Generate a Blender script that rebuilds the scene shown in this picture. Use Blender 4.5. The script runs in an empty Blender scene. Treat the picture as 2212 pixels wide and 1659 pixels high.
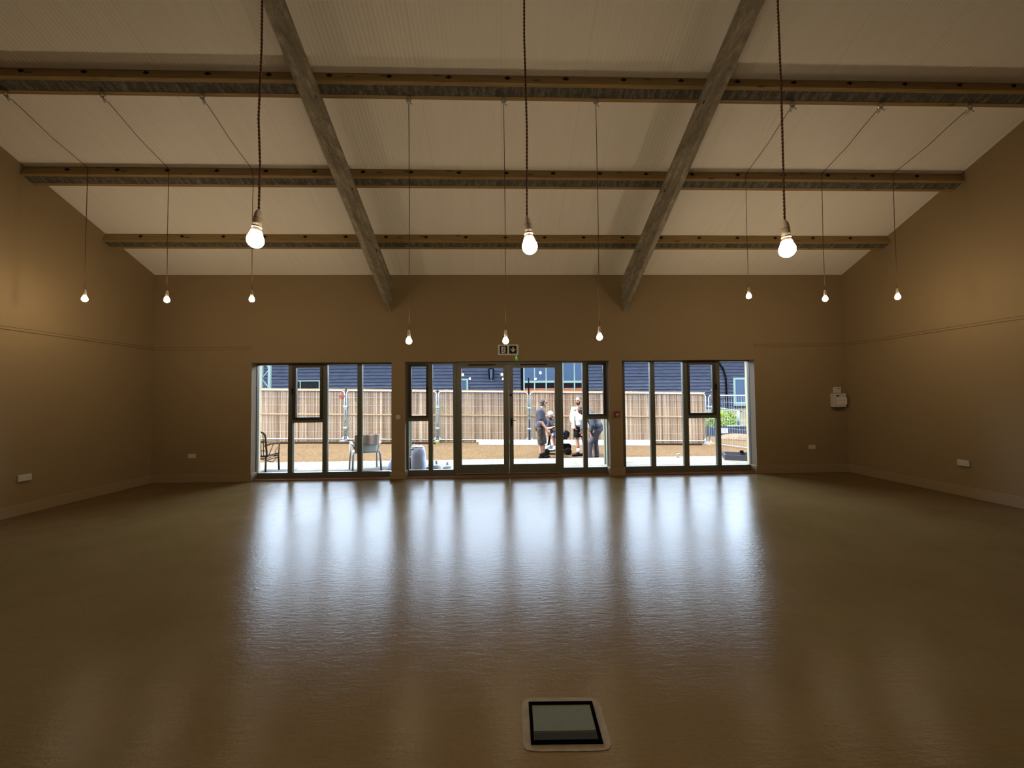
import bpy, bmesh, math, random
from mathutils import Vector, Matrix, noise
random.seed(7)
SC = bpy.context.scene
COL = SC.collection
PI = math.pi

# ------------------------------------------------------------------ camera, calibrated from the room's edges
PW, PH, FPX = 2212.0, 1659.0, 870.0
YAW, PITCH, ROLL, EYE = 0.0315932944, 0.0338047944, -0.00981922866, 1.58878562
def cam_axes():
    cy, sy = math.cos(YAW), math.sin(YAW); cp, sp = math.cos(PITCH), math.sin(PITCH)
    f = Vector((sy*cp, cy*cp, sp)); r0 = Vector((cy, -sy, 0)); u0 = r0.cross(f)
    c, s = math.cos(ROLL), math.sin(ROLL)
    return r0*c + u0*s, u0*c - r0*s, f
AR, AU, AF = cam_axes()
cam_d = bpy.data.cameras.new('camera'); cam = bpy.data.objects.new('camera', cam_d); COL.objects.link(cam)
cam_d.sensor_width = 36; cam_d.lens = FPX/PW*36; cam_d.clip_end = 300; cam_d.clip_start = 0.05
m = Matrix((AR, AU, -AF)).transposed().to_4x4(); m.translation = Vector((0, 0, EYE))
cam.matrix_world = m
SC.camera = cam

# ------------------------------------------------------------------ light: hazy sky, high sun; exposure
EXPOSURE = 0.0
SKY, SUN_E, BULB_E = 28.0, 30.0, 430.0
SUN_DIR = Vector((-0.93, -0.30, 1.60)).normalized()       # towards the sun
w = bpy.data.worlds.new('world'); SC.world = w; w.use_nodes = True
nt = w.node_tree; nt.nodes.clear()
wo = nt.nodes.new('ShaderNodeOutputWorld'); bg = nt.nodes.new('ShaderNodeBackground')
sky = nt.nodes.new('ShaderNodeTexSky'); sky.sky_type = 'NISHITA'; sky.sun_disc = False
sky.sun_elevation = math.radians(58); sky.sun_rotation = math.radians(250); sky.dust_density = 2.0
mx = nt.nodes.new('ShaderNodeMix'); mx.data_type = 'RGBA'; mx.blend_type = 'MIX'
mul = nt.nodes.new('ShaderNodeVectorMath'); mul.operation = 'SCALE'; mul.inputs['Scale'].default_value = 0.12
nt.links.new(sky.outputs[0], mul.inputs[0])
mx.inputs[0].default_value = 0.55
nt.links.new(mul.outputs[0], mx.inputs[6]); mx.inputs[7].default_value = (0.76, 0.89, 1.07, 1)
nt.links.new(mx.outputs[2], bg.inputs[0]); bg.inputs[1].default_value = SKY
nt.links.new(bg.outputs[0], wo.inputs[0])
sl = bpy.data.lights.new('sun', 'SUN'); sl.energy = SUN_E; sl.angle = math.radians(1.0); sl.color = (1.0, 0.95, 0.86)
so = bpy.data.objects.new('sun', sl); COL.objects.link(so)
so.rotation_euler = SUN_DIR.to_track_quat('Z', 'Y').to_euler(); so.location = (0, 0, 30)
SC.view_settings.view_transform = 'Standard'; SC.view_settings.look = 'None'
SC.view_settings.gamma = 1.0; SC.view_settings.use_curve_mapping = False
SC.view_settings.exposure = EXPOSURE
SC.cycles.use_denoising = True
SC.cycles.max_bounces = 12; SC.cycles.diffuse_bounces = 8; SC.cycles.transparent_max_bounces = 24
SC.cycles.sample_clamp_indirect = 40.0
SC.cycles.caustics_reflective = False; SC.cycles.caustics_refractive = False

# ------------------------------------------------------------------ the room's measured planes (metres)
D, XL, XR, ZE, ZR, S, ZO = 8.1, -6.786, 7.160, 4.082, 2.633, 0.4066, 2.325
RIDGE_Y, REAR_Y = 1.14, -5.82
SN = math.sqrt(1+S*S)
def cz(y):                                                  # ceiling height above y
    return ZE + S*(D-y) if y >= RIDGE_Y else ZE + S*(D-RIDGE_Y) - S*(RIDGE_Y-y)
def ray(px, py): return AR*((px-PW/2)/FPX) - AU*((py-PH/2)/FPX) + AF
def at(px, py, Y):
    d = ray(px, py); d = d*(Y/d.y); return Vector((d.x, Y, d.z+EYE))
def onz(px, py, Z=0.0):
    d = ray(px, py); t = (Z-EYE)/d.z; return Vector((d.x*t, d.y*t, Z))
def gz(x): return min(-0.02, -0.145-0.018*x)                # ground outside falls away to the right

# ------------------------------------------------------------------ mesh helpers
class MB:
    def __init__(s): s.v = []; s.f = []; s.sm = []
    def add(s, vs, fs, smooth=False):
        o = len(s.v); s.v += [Vector(v) for v in vs]; s.f += [[i+o for i in f] for f in fs]; s.sm += [smooth]*len(fs); return s
    def box(s, a, b):
        (x0, y0, z0), (x1, y1, z1) = a, b
        x0, x1 = min(x0, x1), max(x0, x1); y0, y1 = min(y0, y1), max(y0, y1); z0, z1 = min(z0, z1), max(z0, z1)
        return s.add([(x0,y0,z0),(x1,y0,z0),(x1,y1,z0),(x0,y1,z0),(x0,y0,z1),(x1,y0,z1),(x1,y1,z1),(x0,y1,z1)],
                     [(0,3,2,1),(4,5,6,7),(0,1,5,4),(1,2,6,5),(2,3,7,6),(3,0,4,7)])
    def bar(s, a, b, w, h, up=(0,0,1)):                     # square bar from a to b
        a, b = Vector(a), Vector(b); d = (b-a).normalized(); u = Vector(up)
        r = d.cross(u)
        if r.length < 1e-4: r = d.cross(Vector((0,1,0)))
        r.normalize(); u = r.cross(d)
        vs = []
        for p in (a, b):
            for sx, sy in ((-1,-1),(1,-1),(1,1),(-1,1)): vs.append(p + r*(sx*w/2) + u*(sy*h/2))
        return s.add(vs, [(3,2,1,0),(4,5,6,7),(0,1,5,4),(1,2,6,5),(2,3,7,6),(3,0,4,7)])
    def prism(s, poly, axis, a, b):                         # poly in the plane across axis; a..b along it
        n = len(poly)
        def P(q, t):
            if axis == 'x': return (t, q[0], q[1])
            if axis == 'y': return (q[0], t, q[1])
            return (q[0], q[1], t)
        vs = [P(q, a) for q in poly] + [P(q, b) for q in poly]
        fs = [list(range(n))[::-1], list(range(n, 2*n))] + [(i, (i+1) % n, (i+1) % n+n, i+n) for i in range(n)]
        return s.add(vs, fs)
    def tube(s, pts, r, n=8, caps=True, closed=False):
        pts = [Vector(p) for p in pts]; L = len(pts)
        rs = r if isinstance(r, (list, tuple)) else [r]*L
        base = len(s.v); prev = None; vs = []
        for i, p in enumerate(pts):
            if closed: d = (pts[(i+1) % L]-pts[i-1]).normalized()
            else: d = (pts[min(i+1, L-1)]-pts[max(i-1, 0)]).normalized()
            if prev is None:
                a = d.cross(Vector((0,0,1)))
                if a.length < 1e-3: a = d.cross(Vector((0,1,0)))
                a.normalize()
            else:
                a = prev - d*prev.dot(d); a.normalize()
            prev = a; b = d.cross(a)
            for k in range(n):
                t = 2*PI*k/n; vs.append(p + (a*math.cos(t)+b*math.sin(t))*rs[i])
        fs = []
        for i in range(L if closed else L-1):
            j = (i+1) % L
            for k in range(n): fs.append((i*n+k, i*n+(k+1) % n, j*n+(k+1) % n, j*n+k))
        if caps and not closed: fs.append(list(range(n))[::-1]); fs.append([(L-1)*n+k for k in range(n)])
        return s.add(vs, fs, True)
    def lathe(s, prof, c=(0,0,0), n=24, axis=None):         # prof: (r, z)
        c = Vector(c); vs = []; fs = []
        M = Matrix.Identity(3) if axis is None else Vector((0,0,1)).rotation_difference(Vector(axis)).to_matrix()
        for r, z in prof:
            for k in range(n):
                t = 2*PI*k/n; vs.append(c + M @ Vector((r*math.cos(t), r*math.sin(t), z)))
        for i in range(len(prof)-1):
            for k in range(n): fs.append((i*n+k, i*n+(k+1) % n, (i+1)*n+(k+1) % n, (i+1)*n+k))
        fs.append(list(range(n))[::-1]); fs.append([(len(prof)-1)*n+k for k in range(n)])
        return s.add(vs, fs, True)
    def ell(s, c, r, rot=None, n=16):
        c = Vector(c); r = (r, r, r) if not isinstance(r, (tuple, list)) else r; vs = []; fs = []; h = n//2
        M = rot or Matrix.Identity(3)
        for i in range(h+1):
            th = PI*i/h
            for k in range(n):
                ph = 2*PI*k/n
                vs.append(c + M @ Vector((r[0]*math.sin(th)*math.cos(ph), r[1]*math.sin(th)*math.sin(ph), r[2]*math.cos(th))))
        for i in range(h):
            for k in range(n): fs.append((i*n+k, (i+1)*n+k, (i+1)*n+(k+1) % n, i*n+(k+1) % n))
        return s.add(vs, fs, True)
    def cap(s, a, b, ra, rb, n=14):                         # tapered capsule
        a, b = Vector(a), Vector(b); s.tube([a, b], [ra, rb], n); s.ell(a, ra*1.0, n=n); s.ell(b, rb*1.0, n=n); return s
    def xf(s, M):
        s.v = [M @ v for v in s.v]; return s
    def rbox(s, a, b, r=0.01, ax='y'):                      # box with rounded corners seen along ax
        (x0, y0, z0), (x1, y1, z1) = a, b
        def rr(u0, v0, u1, v1):
            out = []
            for cx, cy, t0 in ((u1-r, v1-r, 0), (u0+r, v1-r, 90), (u0+r, v0+r, 180), (u1-r, v0+r, 270)):
                for k in range(5):
                    t = math.radians(t0+22.5*k); out.append((cx+r*math.cos(t), cy+r*math.sin(t)))
            return out
        if ax == 'y': return s.prism(rr(x0, z0, x1, z1), 'y', y0, y1)
        if ax == 'x': return s.prism(rr(y0, z0, y1, z1), 'x', x0, x1)
        return s.prism(rr(x0, y0, x1, y1), 'z', z0, z1)

def wloc(o):
    v = Vector((0,0,0))
    while o: v = v + Vector(o.location); o = o.parent
    return v
def make(name, mb, mat, parent=None, loc=None, bevel=0.0):
    off = wloc(parent) if parent else Vector(loc or (0,0,0))
    me = bpy.data.meshes.new(name)
    me.from_pydata([tuple(v-off) for v in mb.v], [], mb.f)
    for p, sm in zip(me.polygons, mb.sm): p.use_smooth = sm
    bm = bmesh.new(); bm.from_mesh(me)
    bmesh.ops.remove_doubles(bm, verts=bm.verts, dist=1e-6)
    bmesh.ops.recalc_face_normals(bm, faces=bm.faces)
    bm.to_mesh(me); bm.free()
    me.materials.append(mat)
    o = bpy.data.objects.new(name, me); COL.objects.link(o)
    if parent: o.parent = parent
    else: o.location = off
    if bevel:
        bv = o.modifiers.new('bevel', 'BEVEL'); bv.width = bevel; bv.segments = 2; bv.limit_method = 'ANGLE'
    return o
def tag(o, label, cat, group=None, kind=None):
    o['label'] = label; o['category'] = cat
    if group: o['group'] = group
    if kind: o['kind'] = kind
    return o
def thing(name, label, cat, loc, group=None, kind=None):
    o = bpy.data.objects.new(name, None); o.empty_display_size = 0.1; COL.objects.link(o); o.location = loc
    return tag(o, label, cat, group, kind)
def blob(name, mb, mat, parent, voxel=0.01, smooth=4):      # fuse the pieces into one continuous skin
    off = wloc(parent)
    me = bpy.data.meshes.new(name); me.from_pydata([tuple(v-off) for v in mb.v], [], mb.f)
    bm = bmesh.new(); bm.from_mesh(me); bmesh.ops.recalc_face_normals(bm, faces=bm.faces); bm.to_mesh(me); bm.free()
    o = bpy.data.objects.new(name, me); COL.objects.link(o)
    r = o.modifiers.new('r', 'REMESH'); r.mode = 'VOXEL'; r.voxel_size = voxel
    if smooth:
        s = o.modifiers.new('s', 'SMOOTH'); s.iterations = smooth; s.factor = 0.5
    dg = bpy.context.evaluated_depsgraph_get(); ev = o.evaluated_get(dg)
    nm = bpy.data.meshes.new_from_object(ev)
    o.modifiers.clear(); o.data = nm
    for p in nm.polygons: p.use_smooth = True
    nm.materials.clear(); nm.materials.append(mat)
    o.parent = parent
    return o

# ------------------------------------------------------------------ materials
def mat(name, col, rough=0.6, metal=0.0, noise_amt=0.0, nscale=8.0, bump=0.0, bscale=60.0, spec=0.5, stretch=(1,1,1), coat=0.0, trans=0.0):
    m = bpy.data.materials.new(name); m.use_nodes = True; nt = m.node_tree; b = nt.nodes['Principled BSDF']
    b.inputs['Base Color'].default_value = (*col, 1); b.inputs['Roughness'].default_value = rough
    b.inputs['Metallic'].default_value = metal; b.inputs['Specular IOR Level'].default_value = spec
    if coat: b.inputs['Coat Weight'].default_value = coat
    if trans: b.inputs['Transmission Weight'].default_value = trans
    tc = nt.nodes.new('ShaderNodeTexCoord'); mp = nt.nodes.new('ShaderNodeMapping'); mp.inputs['Scale'].default_value = stretch
    nt.links.new(tc.outputs['Object'], mp.inputs[0])
    if noise_amt:
        n = nt.nodes.new('ShaderNodeTexNoise'); n.inputs['Scale'].default_value = nscale; n.inputs['Detail'].default_value = 5
        nt.links.new(mp.outputs[0], n.inputs[0])
        r = nt.nodes.new('ShaderNodeValToRGB')
        r.color_ramp.elements[0].position = 0.3; r.color_ramp.elements[1].position = 0.7
        r.color_ramp.elements[0].color = (*[max(0, c*(1-noise_amt)) for c in col], 1)
        r.color_ramp.elements[1].color = (*[min(1, c*(1+noise_amt)) for c in col], 1)
        nt.links.new(n.outputs[0], r.inputs[0]); nt.links.new(r.outputs[0], b.inputs['Base Color'])
    if bump:
        n2 = nt.nodes.new('ShaderNodeTexNoise'); n2.inputs['Scale'].default_value = bscale; n2.inputs['Detail'].default_value = 3
        nt.links.new(mp.outputs[0], n2.inputs[0])
        bp = nt.nodes.new('ShaderNodeBump'); bp.inputs['Strength'].default_value = bump; bp.inputs['Distance'].default_value = 0.01
        nt.links.new(n2.outputs[0], bp.inputs['Height']); nt.links.new(bp.outputs[0], b.inputs['Normal'])
    return m
def emis(name, col, e):
    m = bpy.data.materials.new(name); m.use_nodes = True; b = m.node_tree.nodes['Principled BSDF']
    b.inputs['Base Color'].default_value = (*col, 1); b.inputs['Emission Color'].default_value = (*col, 1); b.inputs['Emission Strength'].default_value = e
    return m
def N(nt, t, **kw):
    n = nt.nodes.new(t)
    for k, v in kw.items():
        if k.startswith('_'): setattr(n, k[1:], v)
    return n
def ramp(nt, fac, stops):
    r = nt.nodes.new('ShaderNodeValToRGB'); cr = r.color_ramp
    while len(cr.elements) < len(stops): cr.elements.new(0.5)
    for e, (p, c) in zip(cr.elements, stops): e.position = p; e.color = (*c, 1) if len(c) == 3 else c
    nt.links.new(fac, r.inputs[0]); return r
def mathn(nt, op, a, b=None, c=None):
    n = nt.nodes.new('ShaderNodeMath'); n.operation = op
    for i, x in enumerate((a, b, c)):
        if x is None: continue
        if isinstance(x, (int, float)): n.inputs[i].default_value = x
        else: nt.links.new(x, n.inputs[i])
    return n.outputs[0]
def fresh(name, rough=0.6):
    m = bpy.data.materials.new(name); m.use_nodes = True; nt = m.node_tree; b = nt.nodes['Principled BSDF']
    b.inputs['Roughness'].default_value = rough
    tc = nt.nodes.new('ShaderNodeTexCoord'); return m, nt, b, tc.outputs['Object']
def noisen(nt, vec, scale, detail=4, rough=0.55, stretch=None):
    if stretch:
        mp = nt.nodes.new('ShaderNodeMapping'); mp.inputs['Scale'].default_value = stretch; nt.links.new(vec, mp.inputs[0]); vec = mp.outputs[0]
    n = nt.nodes.new('ShaderNodeTexNoise'); n.inputs['Scale'].default_value = scale; n.inputs['Detail'].default_value = detail
    n.inputs['Roughness'].default_value = rough; nt.links.new(vec, n.inputs[0]); return n.outputs[0]
def bumpn(nt, b, h, strength, dist=0.01):
    bp = nt.nodes.new('ShaderNodeBump'); bp.inputs['Strength'].default_value = strength; bp.inputs['Distance'].default_value = dist
    nt.links.new(h, bp.inputs['Height']); nt.links.new(bp.outputs[0], b.inputs['Normal'])

M = {}
M['wall'] = mat('wall_paint', (0.245, 0.176, 0.088), 0.75, noise_amt=0.02, nscale=1.5, bump=0.10, bscale=220)
M['joint'] = mat('painted_gap_shadow', (0.10, 0.072, 0.038), 0.9, spec=0.05)  # dark brown stands in for the shade of the gap above the dado
M['base'] = mat('baseboard_paint', (0.28, 0.205, 0.115), 0.5, bump=0.03, bscale=80)
M['dark'] = mat('black_plastic', (0.012, 0.012, 0.013), 0.55, spec=0.12)
M['white'] = mat('white_plastic', (0.50, 0.49, 0.45), 0.35)
M['grey'] = mat('grey_mark', (0.25, 0.25, 0.24), 0.5)
# ribbed roof liner: fine ribs across X, sheet joints every metre
m, nt, b, oc = fresh('ribbed_roof_liner', 0.45); M['ceil'] = m
sx = N(nt, 'ShaderNodeSeparateXYZ'); nt.links.new(oc, sx.inputs[0]); X = sx.outputs[0]
rib = mathn(nt, 'SINE', mathn(nt, 'MULTIPLY', X, 2*PI/0.05))
fr = mathn(nt, 'FRACT', mathn(nt, 'ADD', X, 102.44))
j1 = mathn(nt, 'COMPARE', fr, 0.5, 0.004); j2 = mathn(nt, 'COMPARE', fr, 0.53, 0.004)
jj = mathn(nt, 'ADD', j1, j2)
hh = mathn(nt, 'SUBTRACT', mathn(nt, 'MULTIPLY', rib, 0.42), mathn(nt, 'MULTIPLY', jj, 0.8))
bumpn(nt, b, hh, 0.5, 0.0035)
nz = noisen(nt, oc, 2.2, 5, 0.6, (6, 0.4, 0.4))
c = ramp(nt, nz, [(0.3, (0.84, 0.81, 0.74)), (0.7, (0.88, 0.85, 0.78))])
mxx = N(nt, 'ShaderNodeMix'); mxx.data_type = 'RGBA'; nt.links.new(j1, mxx.inputs[0]); nt.links.new(c.outputs[0], mxx.inputs[6]); mxx.inputs[7].default_value = (0.76, 0.73, 0.66, 1)
nt.links.new(mxx.outputs[2], b.inputs['Base Color'])
# polished floor
m, nt, b, oc = fresh('polished_floor', 0.25); M['floor'] = m
n1 = noisen(nt, oc, 0.7, 6, 0.62); n2 = noisen(nt, oc, 5.5, 6, 0.7); n3 = noisen(nt, oc, 38, 4, 0.6)
mixf = mathn(nt, 'ADD', mathn(nt, 'MULTIPLY', n1, 0.75), mathn(nt, 'MULTIPLY', n3, 0.25))
c = ramp(nt, mixf, [(0.35, (0.112, 0.073, 0.027)), (0.5, (0.130, 0.086, 0.034)), (0.68, (0.152, 0.104, 0.044))])
nt.links.new(c.outputs[0], b.inputs['Base Color'])
rr = mathn(nt, 'ADD', mathn(nt, 'MULTIPLY', n1, 0.14), 0.13)
nt.links.new(rr, b.inputs['Roughness']); b.inputs['Specular IOR Level'].default_value = 0.04
hh = mathn(nt, 'ADD', mathn(nt, 'MULTIPLY', noisen(nt, oc, 17, 5, 0.65, (0.45, 1.7, 1)), 1.0), mathn(nt, 'MULTIPLY', n3, 0.55))
bumpn(nt, b, hh, 0.20, 0.010)
# weathered concrete
def concrete(name, lo, mid, hi, stretch):
    m, nt, b, oc = fresh(name, 0.85)
    a = noisen(nt, oc, 3.0, 8, 0.7, stretch); d = noisen(nt, oc, 26, 5, 0.7)
    f = mathn(nt, 'ADD', mathn(nt, 'MULTIPLY', a, 0.7), mathn(nt, 'MULTIPLY', d, 0.3))
    c = ramp(nt, f, [(0.36, lo), (0.5, mid), (0.64, hi)]); nt.links.new(c.outputs[0], b.inputs['Base Color'])
    bumpn(nt, b, f, 0.5, 0.01); return m
M['rafter'] = concrete('board_marked_concrete', (0.14, 0.125, 0.09), (0.27, 0.24, 0.18), (0.42, 0.385, 0.30), (4, 0.7, 4))
M['joist'] = concrete('dark_weathered_concrete', (0.035, 0.032, 0.027), (0.09, 0.082, 0.066), (0.22, 0.20, 0.155), (5, 1.5, 1.5))
# pine batten
m, nt, b, oc = fresh('pine_batten', 0.6); M['pine'] = m
g = noisen(nt, oc, 9, 6, 0.65, (0.25, 7, 7)); kn = N(nt, 'ShaderNodeTexVoronoi'); mp = nt.nodes.new('ShaderNodeMapping'); mp.inputs['Scale'].default_value = (2.2, 7, 7)
nt.links.new(oc, mp.inputs[0]); nt.links.new(mp.outputs[0], kn.inputs[0]); kn.inputs['Scale'].default_value = 1.0
c = ramp(nt, g, [(0.3, (0.20, 0.125, 0.038)), (0.55, (0.29, 0.195, 0.072)), (0.75, (0.36, 0.26, 0.11))])
kf = ramp(nt, kn.outputs['Distance'], [(0.0, (0.10, 0.10, 0.10)), (0.10, (0.35, 0.35, 0.35)), (0.16, (1, 1, 1))])
mm = N(nt, 'ShaderNodeMix'); mm.data_type = 'RGBA'; mm.blend_type = 'MULTIPLY'; mm.inputs[0].default_value = 0.8
nt.links.new(c.outputs[0], mm.inputs[6]); nt.links.new(kf.outputs[0], mm.inputs[7]); nt.links.new(mm.outputs[2], b.inputs['Base Color'])
M['frame'] = mat('olive_grey_aluminium', (0.105, 0.108, 0.078), 0.42, 0.0, noise_amt=0.04)
M['sash'] = mat('dark_bronze_aluminium', (0.035, 0.030, 0.020), 0.4)
M['thresh'] = mat('red_brown_timber', (0.22, 0.10, 0.045), 0.55, noise_amt=0.3, nscale=12, stretch=(0.3, 4, 4))
# glass: clear pane with its Fresnel reflection
m = bpy.data.materials.new('window_glass'); m.use_nodes = True; nt = m.node_tree; nt.nodes.clear(); M['glass'] = m
o_ = nt.nodes.new('ShaderNodeOutputMaterial'); tr = nt.nodes.new('ShaderNodeBsdfTransparent'); gl = nt.nodes.new('ShaderNodeBsdfGlossy')
tr.inputs[0].default_value = (0.97, 0.985, 0.98, 1); gl.inputs['Roughness'].default_value = 0.0; fz = nt.nodes.new('ShaderNodeFresnel'); fz.inputs[0].default_value = 1.45
ms = nt.nodes.new('ShaderNodeMixShader'); nt.links.new(fz.outputs[0], ms.inputs[0]); nt.links.new(tr.outputs[0], ms.inputs[1]); nt.links.new(gl.outputs[0], ms.inputs[2]); nt.links.new(ms.outputs[0], o_.inputs[0])
M['holder'] = mat('cream_ceramic', (0.62, 0.55, 0.46), 0.3)
M['collar'] = mat('bulb_collar', (0.75, 0.66, 0.52), 0.35)
M['flex'] = mat('brown_braided_flex', (0.10, 0.030, 0.014), 0.7)
M['bulb'] = emis('lit_frosted_bulb', (1.0, 0.76, 0.50), BULB_E)
M['steel'] = mat('bright_steel', (0.65, 0.66, 0.65), 0.25, 0.9)
M['galv'] = mat('galvanised_steel', (0.62, 0.66, 0.70), 0.4, 0.35, noise_amt=0.08, nscale=20)
M['red'] = mat('red_plastic', (0.20, 0.010, 0.010), 0.4)
M['patch'] = mat('grey_screed_patch', (0.20, 0.165, 0.115), 0.95, spec=0.0, noise_amt=0.12, nscale=14, bump=0.2, bscale=50)
M['lid'] = mat('carpet_tile_lid', (0.115, 0.12, 0.09), 0.95, spec=0.0, noise_amt=0.06, nscale=90)
M['lens'] = emis('green_pilot_lens', (0.05, 0.9, 0.25), 2.0)
M['darkx'] = mat('matt_black', (0.0012, 0.0012, 0.0013), 0.8, spec=0.0)
M['groove'] = mat('deck_gap', (0.03, 0.03, 0.026), 0.9, spec=0.0)
M['threshx'] = mat('dark_timber', (0.012, 0.006, 0.0035), 0.8, spec=0.0)
# outside
m, nt, b, oc = fresh('woodchip_gravel', 0.9); M['gravel'] = m
v = N(nt, 'ShaderNodeTexVoronoi'); v.inputs['Scale'].default_value = 38; nt.links.new(oc, v.inputs[0])
n1 = noisen(nt, oc, 1.1, 5, 0.6)
c = ramp(nt, v.outputs['Color'], [(0.1, (0.033, 0.020, 0.010)), (0.5, (0.052, 0.033, 0.0175)), (0.9, (0.071, 0.050, 0.030))])
d_ = ramp(nt, n1, [(0.35, (0.86, 0.86, 0.86)), (0.65, (1, 1, 1))])
mm = N(nt, 'ShaderNodeMix'); mm.data_type = 'RGBA'; mm.blend_type = 'MULTIPLY'; mm.inputs[0].default_value = 1
nt.links.new(c.outputs[0], mm.inputs[6]); nt.links.new(d_.outputs[0], mm.inputs[7]); nt.links.new(mm.outputs[2], b.inputs['Base Color'])
bumpn(nt, b, v.outputs['Distance'], 0.6, 0.02)
m, nt, b, oc = fresh('pale_deck_boards', 0.7); M['deck'] = m
sx = N(nt, 'ShaderNodeSeparateXYZ'); nt.links.new(oc, sx.inputs[0])
fl = mathn(nt, 'FLOOR', mathn(nt, 'MULTIPLY', sx.outputs[0], 1/0.145))
wn = N(nt, 'ShaderNodeTexWhiteNoise'); wn.noise_dimensions = '1D'; nt.links.new(fl, wn.inputs['W'])
c = ramp(nt, wn.outputs[0], [(0, (0.060, 0.059, 0.052)), (1, (0.078, 0.076, 0.066))])
gr = noisen(nt, oc, 6, 5, 0.6, (6, 0.4, 1)); g2 = ramp(nt, gr, [(0.3, (0.86, 0.86, 0.86)), (0.7, (1, 1, 1))])
mm = N(nt, 'ShaderNodeMix'); mm.data_type = 'RGBA'; mm.blend_type = 'MULTIPLY'; mm.inputs[0].default_value = 1
nt.links.new(c.outputs[0], mm.inputs[6]); nt.links.new(g2.outputs[0], mm.inputs[7]); nt.links.new(mm.outputs[2], b.inputs['Base Color'])
m, nt, b, oc = fresh('dry_reed', 0.8); M['reed'] = m
sx = N(nt, 'ShaderNodeSeparateXYZ'); nt.links.new(oc, sx.inputs[0])
fl = mathn(nt, 'FLOOR', mathn(nt, 'MULTIPLY', sx.outputs[0], 70.0)); wn = N(nt, 'ShaderNodeTexWhiteNoise'); wn.noise_dimensions = '1D'; nt.links.new(fl, wn.inputs['W'])
n2 = noisen(nt, oc, 2.0, 4, 0.6, (1, 1, 0.5)); f = mathn(nt, 'ADD', mathn(nt, 'MULTIPLY', wn.outputs[0], 0.75), mathn(nt, 'MULTIPLY', n2, 0.25))
c = ramp(nt, f, [(0.1, (0.032, 0.018, 0.0095)), (0.42, (0.080, 0.050, 0.030)), (0.72, (0.12, 0.083, 0.053)), (0.95, (0.17, 0.135, 0.10))]); nt.links.new(c.outputs[0], b.inputs['Base Color'])
M['rail'] = mat('bamboo_rail', (0.11, 0.066, 0.033), 0.7, noise_amt=0.1)
M['clad'] = mat('black_stained_weatherboard', (0.0055, 0.0062, 0.0088), 0.6, noise_amt=0.35, spec=0.15, nscale=6, stretch=(0.5, 1, 6), bump=0.3, bscale=30)
M['mint'] = mat('mint_painted_timber', (0.52, 0.70, 0.62), 0.5)
M['pane'] = mat('reflecting_window_pane', (0.018, 0.027, 0.042), 0.55, 1.0)
M['paned'] = mat('dark_window_pane', (0.02, 0.02, 0.025), 0.15, 0.0)
M['brick_reflection'] = mat('painted_brick_reflection', (0.55, 0.22, 0.12), 0.8, noise_amt=0.2)  # orange of brickwork reflected in the barn panes, put in as colour
M['render'] = mat('cream_rendered_plinth', (0.66, 0.56, 0.36), 0.85, noise_amt=0.06, nscale=10)
M['slate'] = mat('slate_roof', (0.07, 0.075, 0.09), 0.6, noise_amt=0.2)
M['leaf'] = mat('bright_green_leaf', (0.30, 0.46, 0.06), 0.5, noise_amt=0.4, nscale=5)
M['soil'] = mat('brown_soil', (0.42, 0.29, 0.18), 0.95, noise_amt=0.3, nscale=14, bump=0.8, bscale=25)
M['wboard'] = mat('white_plastic_board', (0.82, 0.85, 0.88), 0.4)
M['concretefoot'] = mat('pale_rubber_block', (0.55, 0.55, 0.50), 0.8)
M['yellow'] = mat('yellow_block', (0.80, 0.68, 0.10), 0.6)
M['sack'] = mat('pale_blue_woven_sack', (0.62, 0.66, 0.88), 0.6, bump=0.6, bscale=22, stretch=(1, 1, 0.4))
M['clear'] = mat('milky_plastic_bag', (0.72, 0.80, 0.84), 0.25, bump=1.0, bscale=30)
M['card'] = mat('brown_cardboard', (0.33, 0.22, 0.16), 0.8)
M['wicker'] = mat('brown_wicker', (0.16, 0.105, 0.075), 0.6, noise_amt=0.2, nscale=30, bump=0.5, bscale=90)
M['chairw'] = mat('white_painted_metal', (0.66, 0.70, 0.74), 0.35)
M['mesh_fab'] = mat('grey_mesh_fabric', (0.36, 0.40, 0.40), 0.8)
M['drape'] = mat('brown_towel', (0.42, 0.32, 0.27), 0.9, bump=0.3)
M['skin'] = mat('skin', (0.66, 0.36, 0.26), 0.5)
M['skin2'] = mat('tanned_skin', (0.48, 0.25, 0.17), 0.5)
M['hairg'] = mat('grey_hair', (0.22, 0.19, 0.18), 0.8, noise_amt=0.3, nscale=40)
M['beard'] = mat('brown_beard', (0.14, 0.06, 0.04), 0.9)
M['tee'] = mat('charcoal_cotton', (0.085, 0.085, 0.11), 0.9, bump=0.3, bscale=30)
M['shorts'] = mat('dark_camouflage_cotton', (0.085, 0.075, 0.065), 0.9, noise_amt=0.55, nscale=12, bump=0.4, bscale=25)
M['blackf'] = mat('black_fabric', (0.03, 0.03, 0.035), 0.85, bump=0.3, bscale=30)
M['blue'] = mat('blue_denim', (0.06, 0.16, 0.38), 0.85)
M['whitef'] = mat('white_cotton', (0.85, 0.86, 0.90), 0.8, bump=0.4, bscale=20)
M['cream'] = mat('cream_overshirt', (0.80, 0.74, 0.60), 0.8, bump=0.5, bscale=18)
M['greyf'] = mat('grey_purple_workwear', (0.22, 0.20, 0.23), 0.85, bump=0.5, bscale=16)
M['greyb'] = mat('blue_grey_cotton', (0.19, 0.205, 0.25), 0.85, bump=0.4, bscale=18)
M['tan'] = mat('tan_leather', (0.36, 0.26, 0.17), 0.7)
M['rubber'] = mat('black_rubber', (0.02, 0.02, 0.02), 0.7)
M['scoot'] = mat('silver_blue_bodywork', (0.45, 0.55, 0.60), 0.35)
M['label_red'] = mat('red_label', (0.75, 0.12, 0.10), 0.6)
M['paper'] = mat('white_paper', (0.72, 0.68, 0.60), 0.8)
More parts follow.
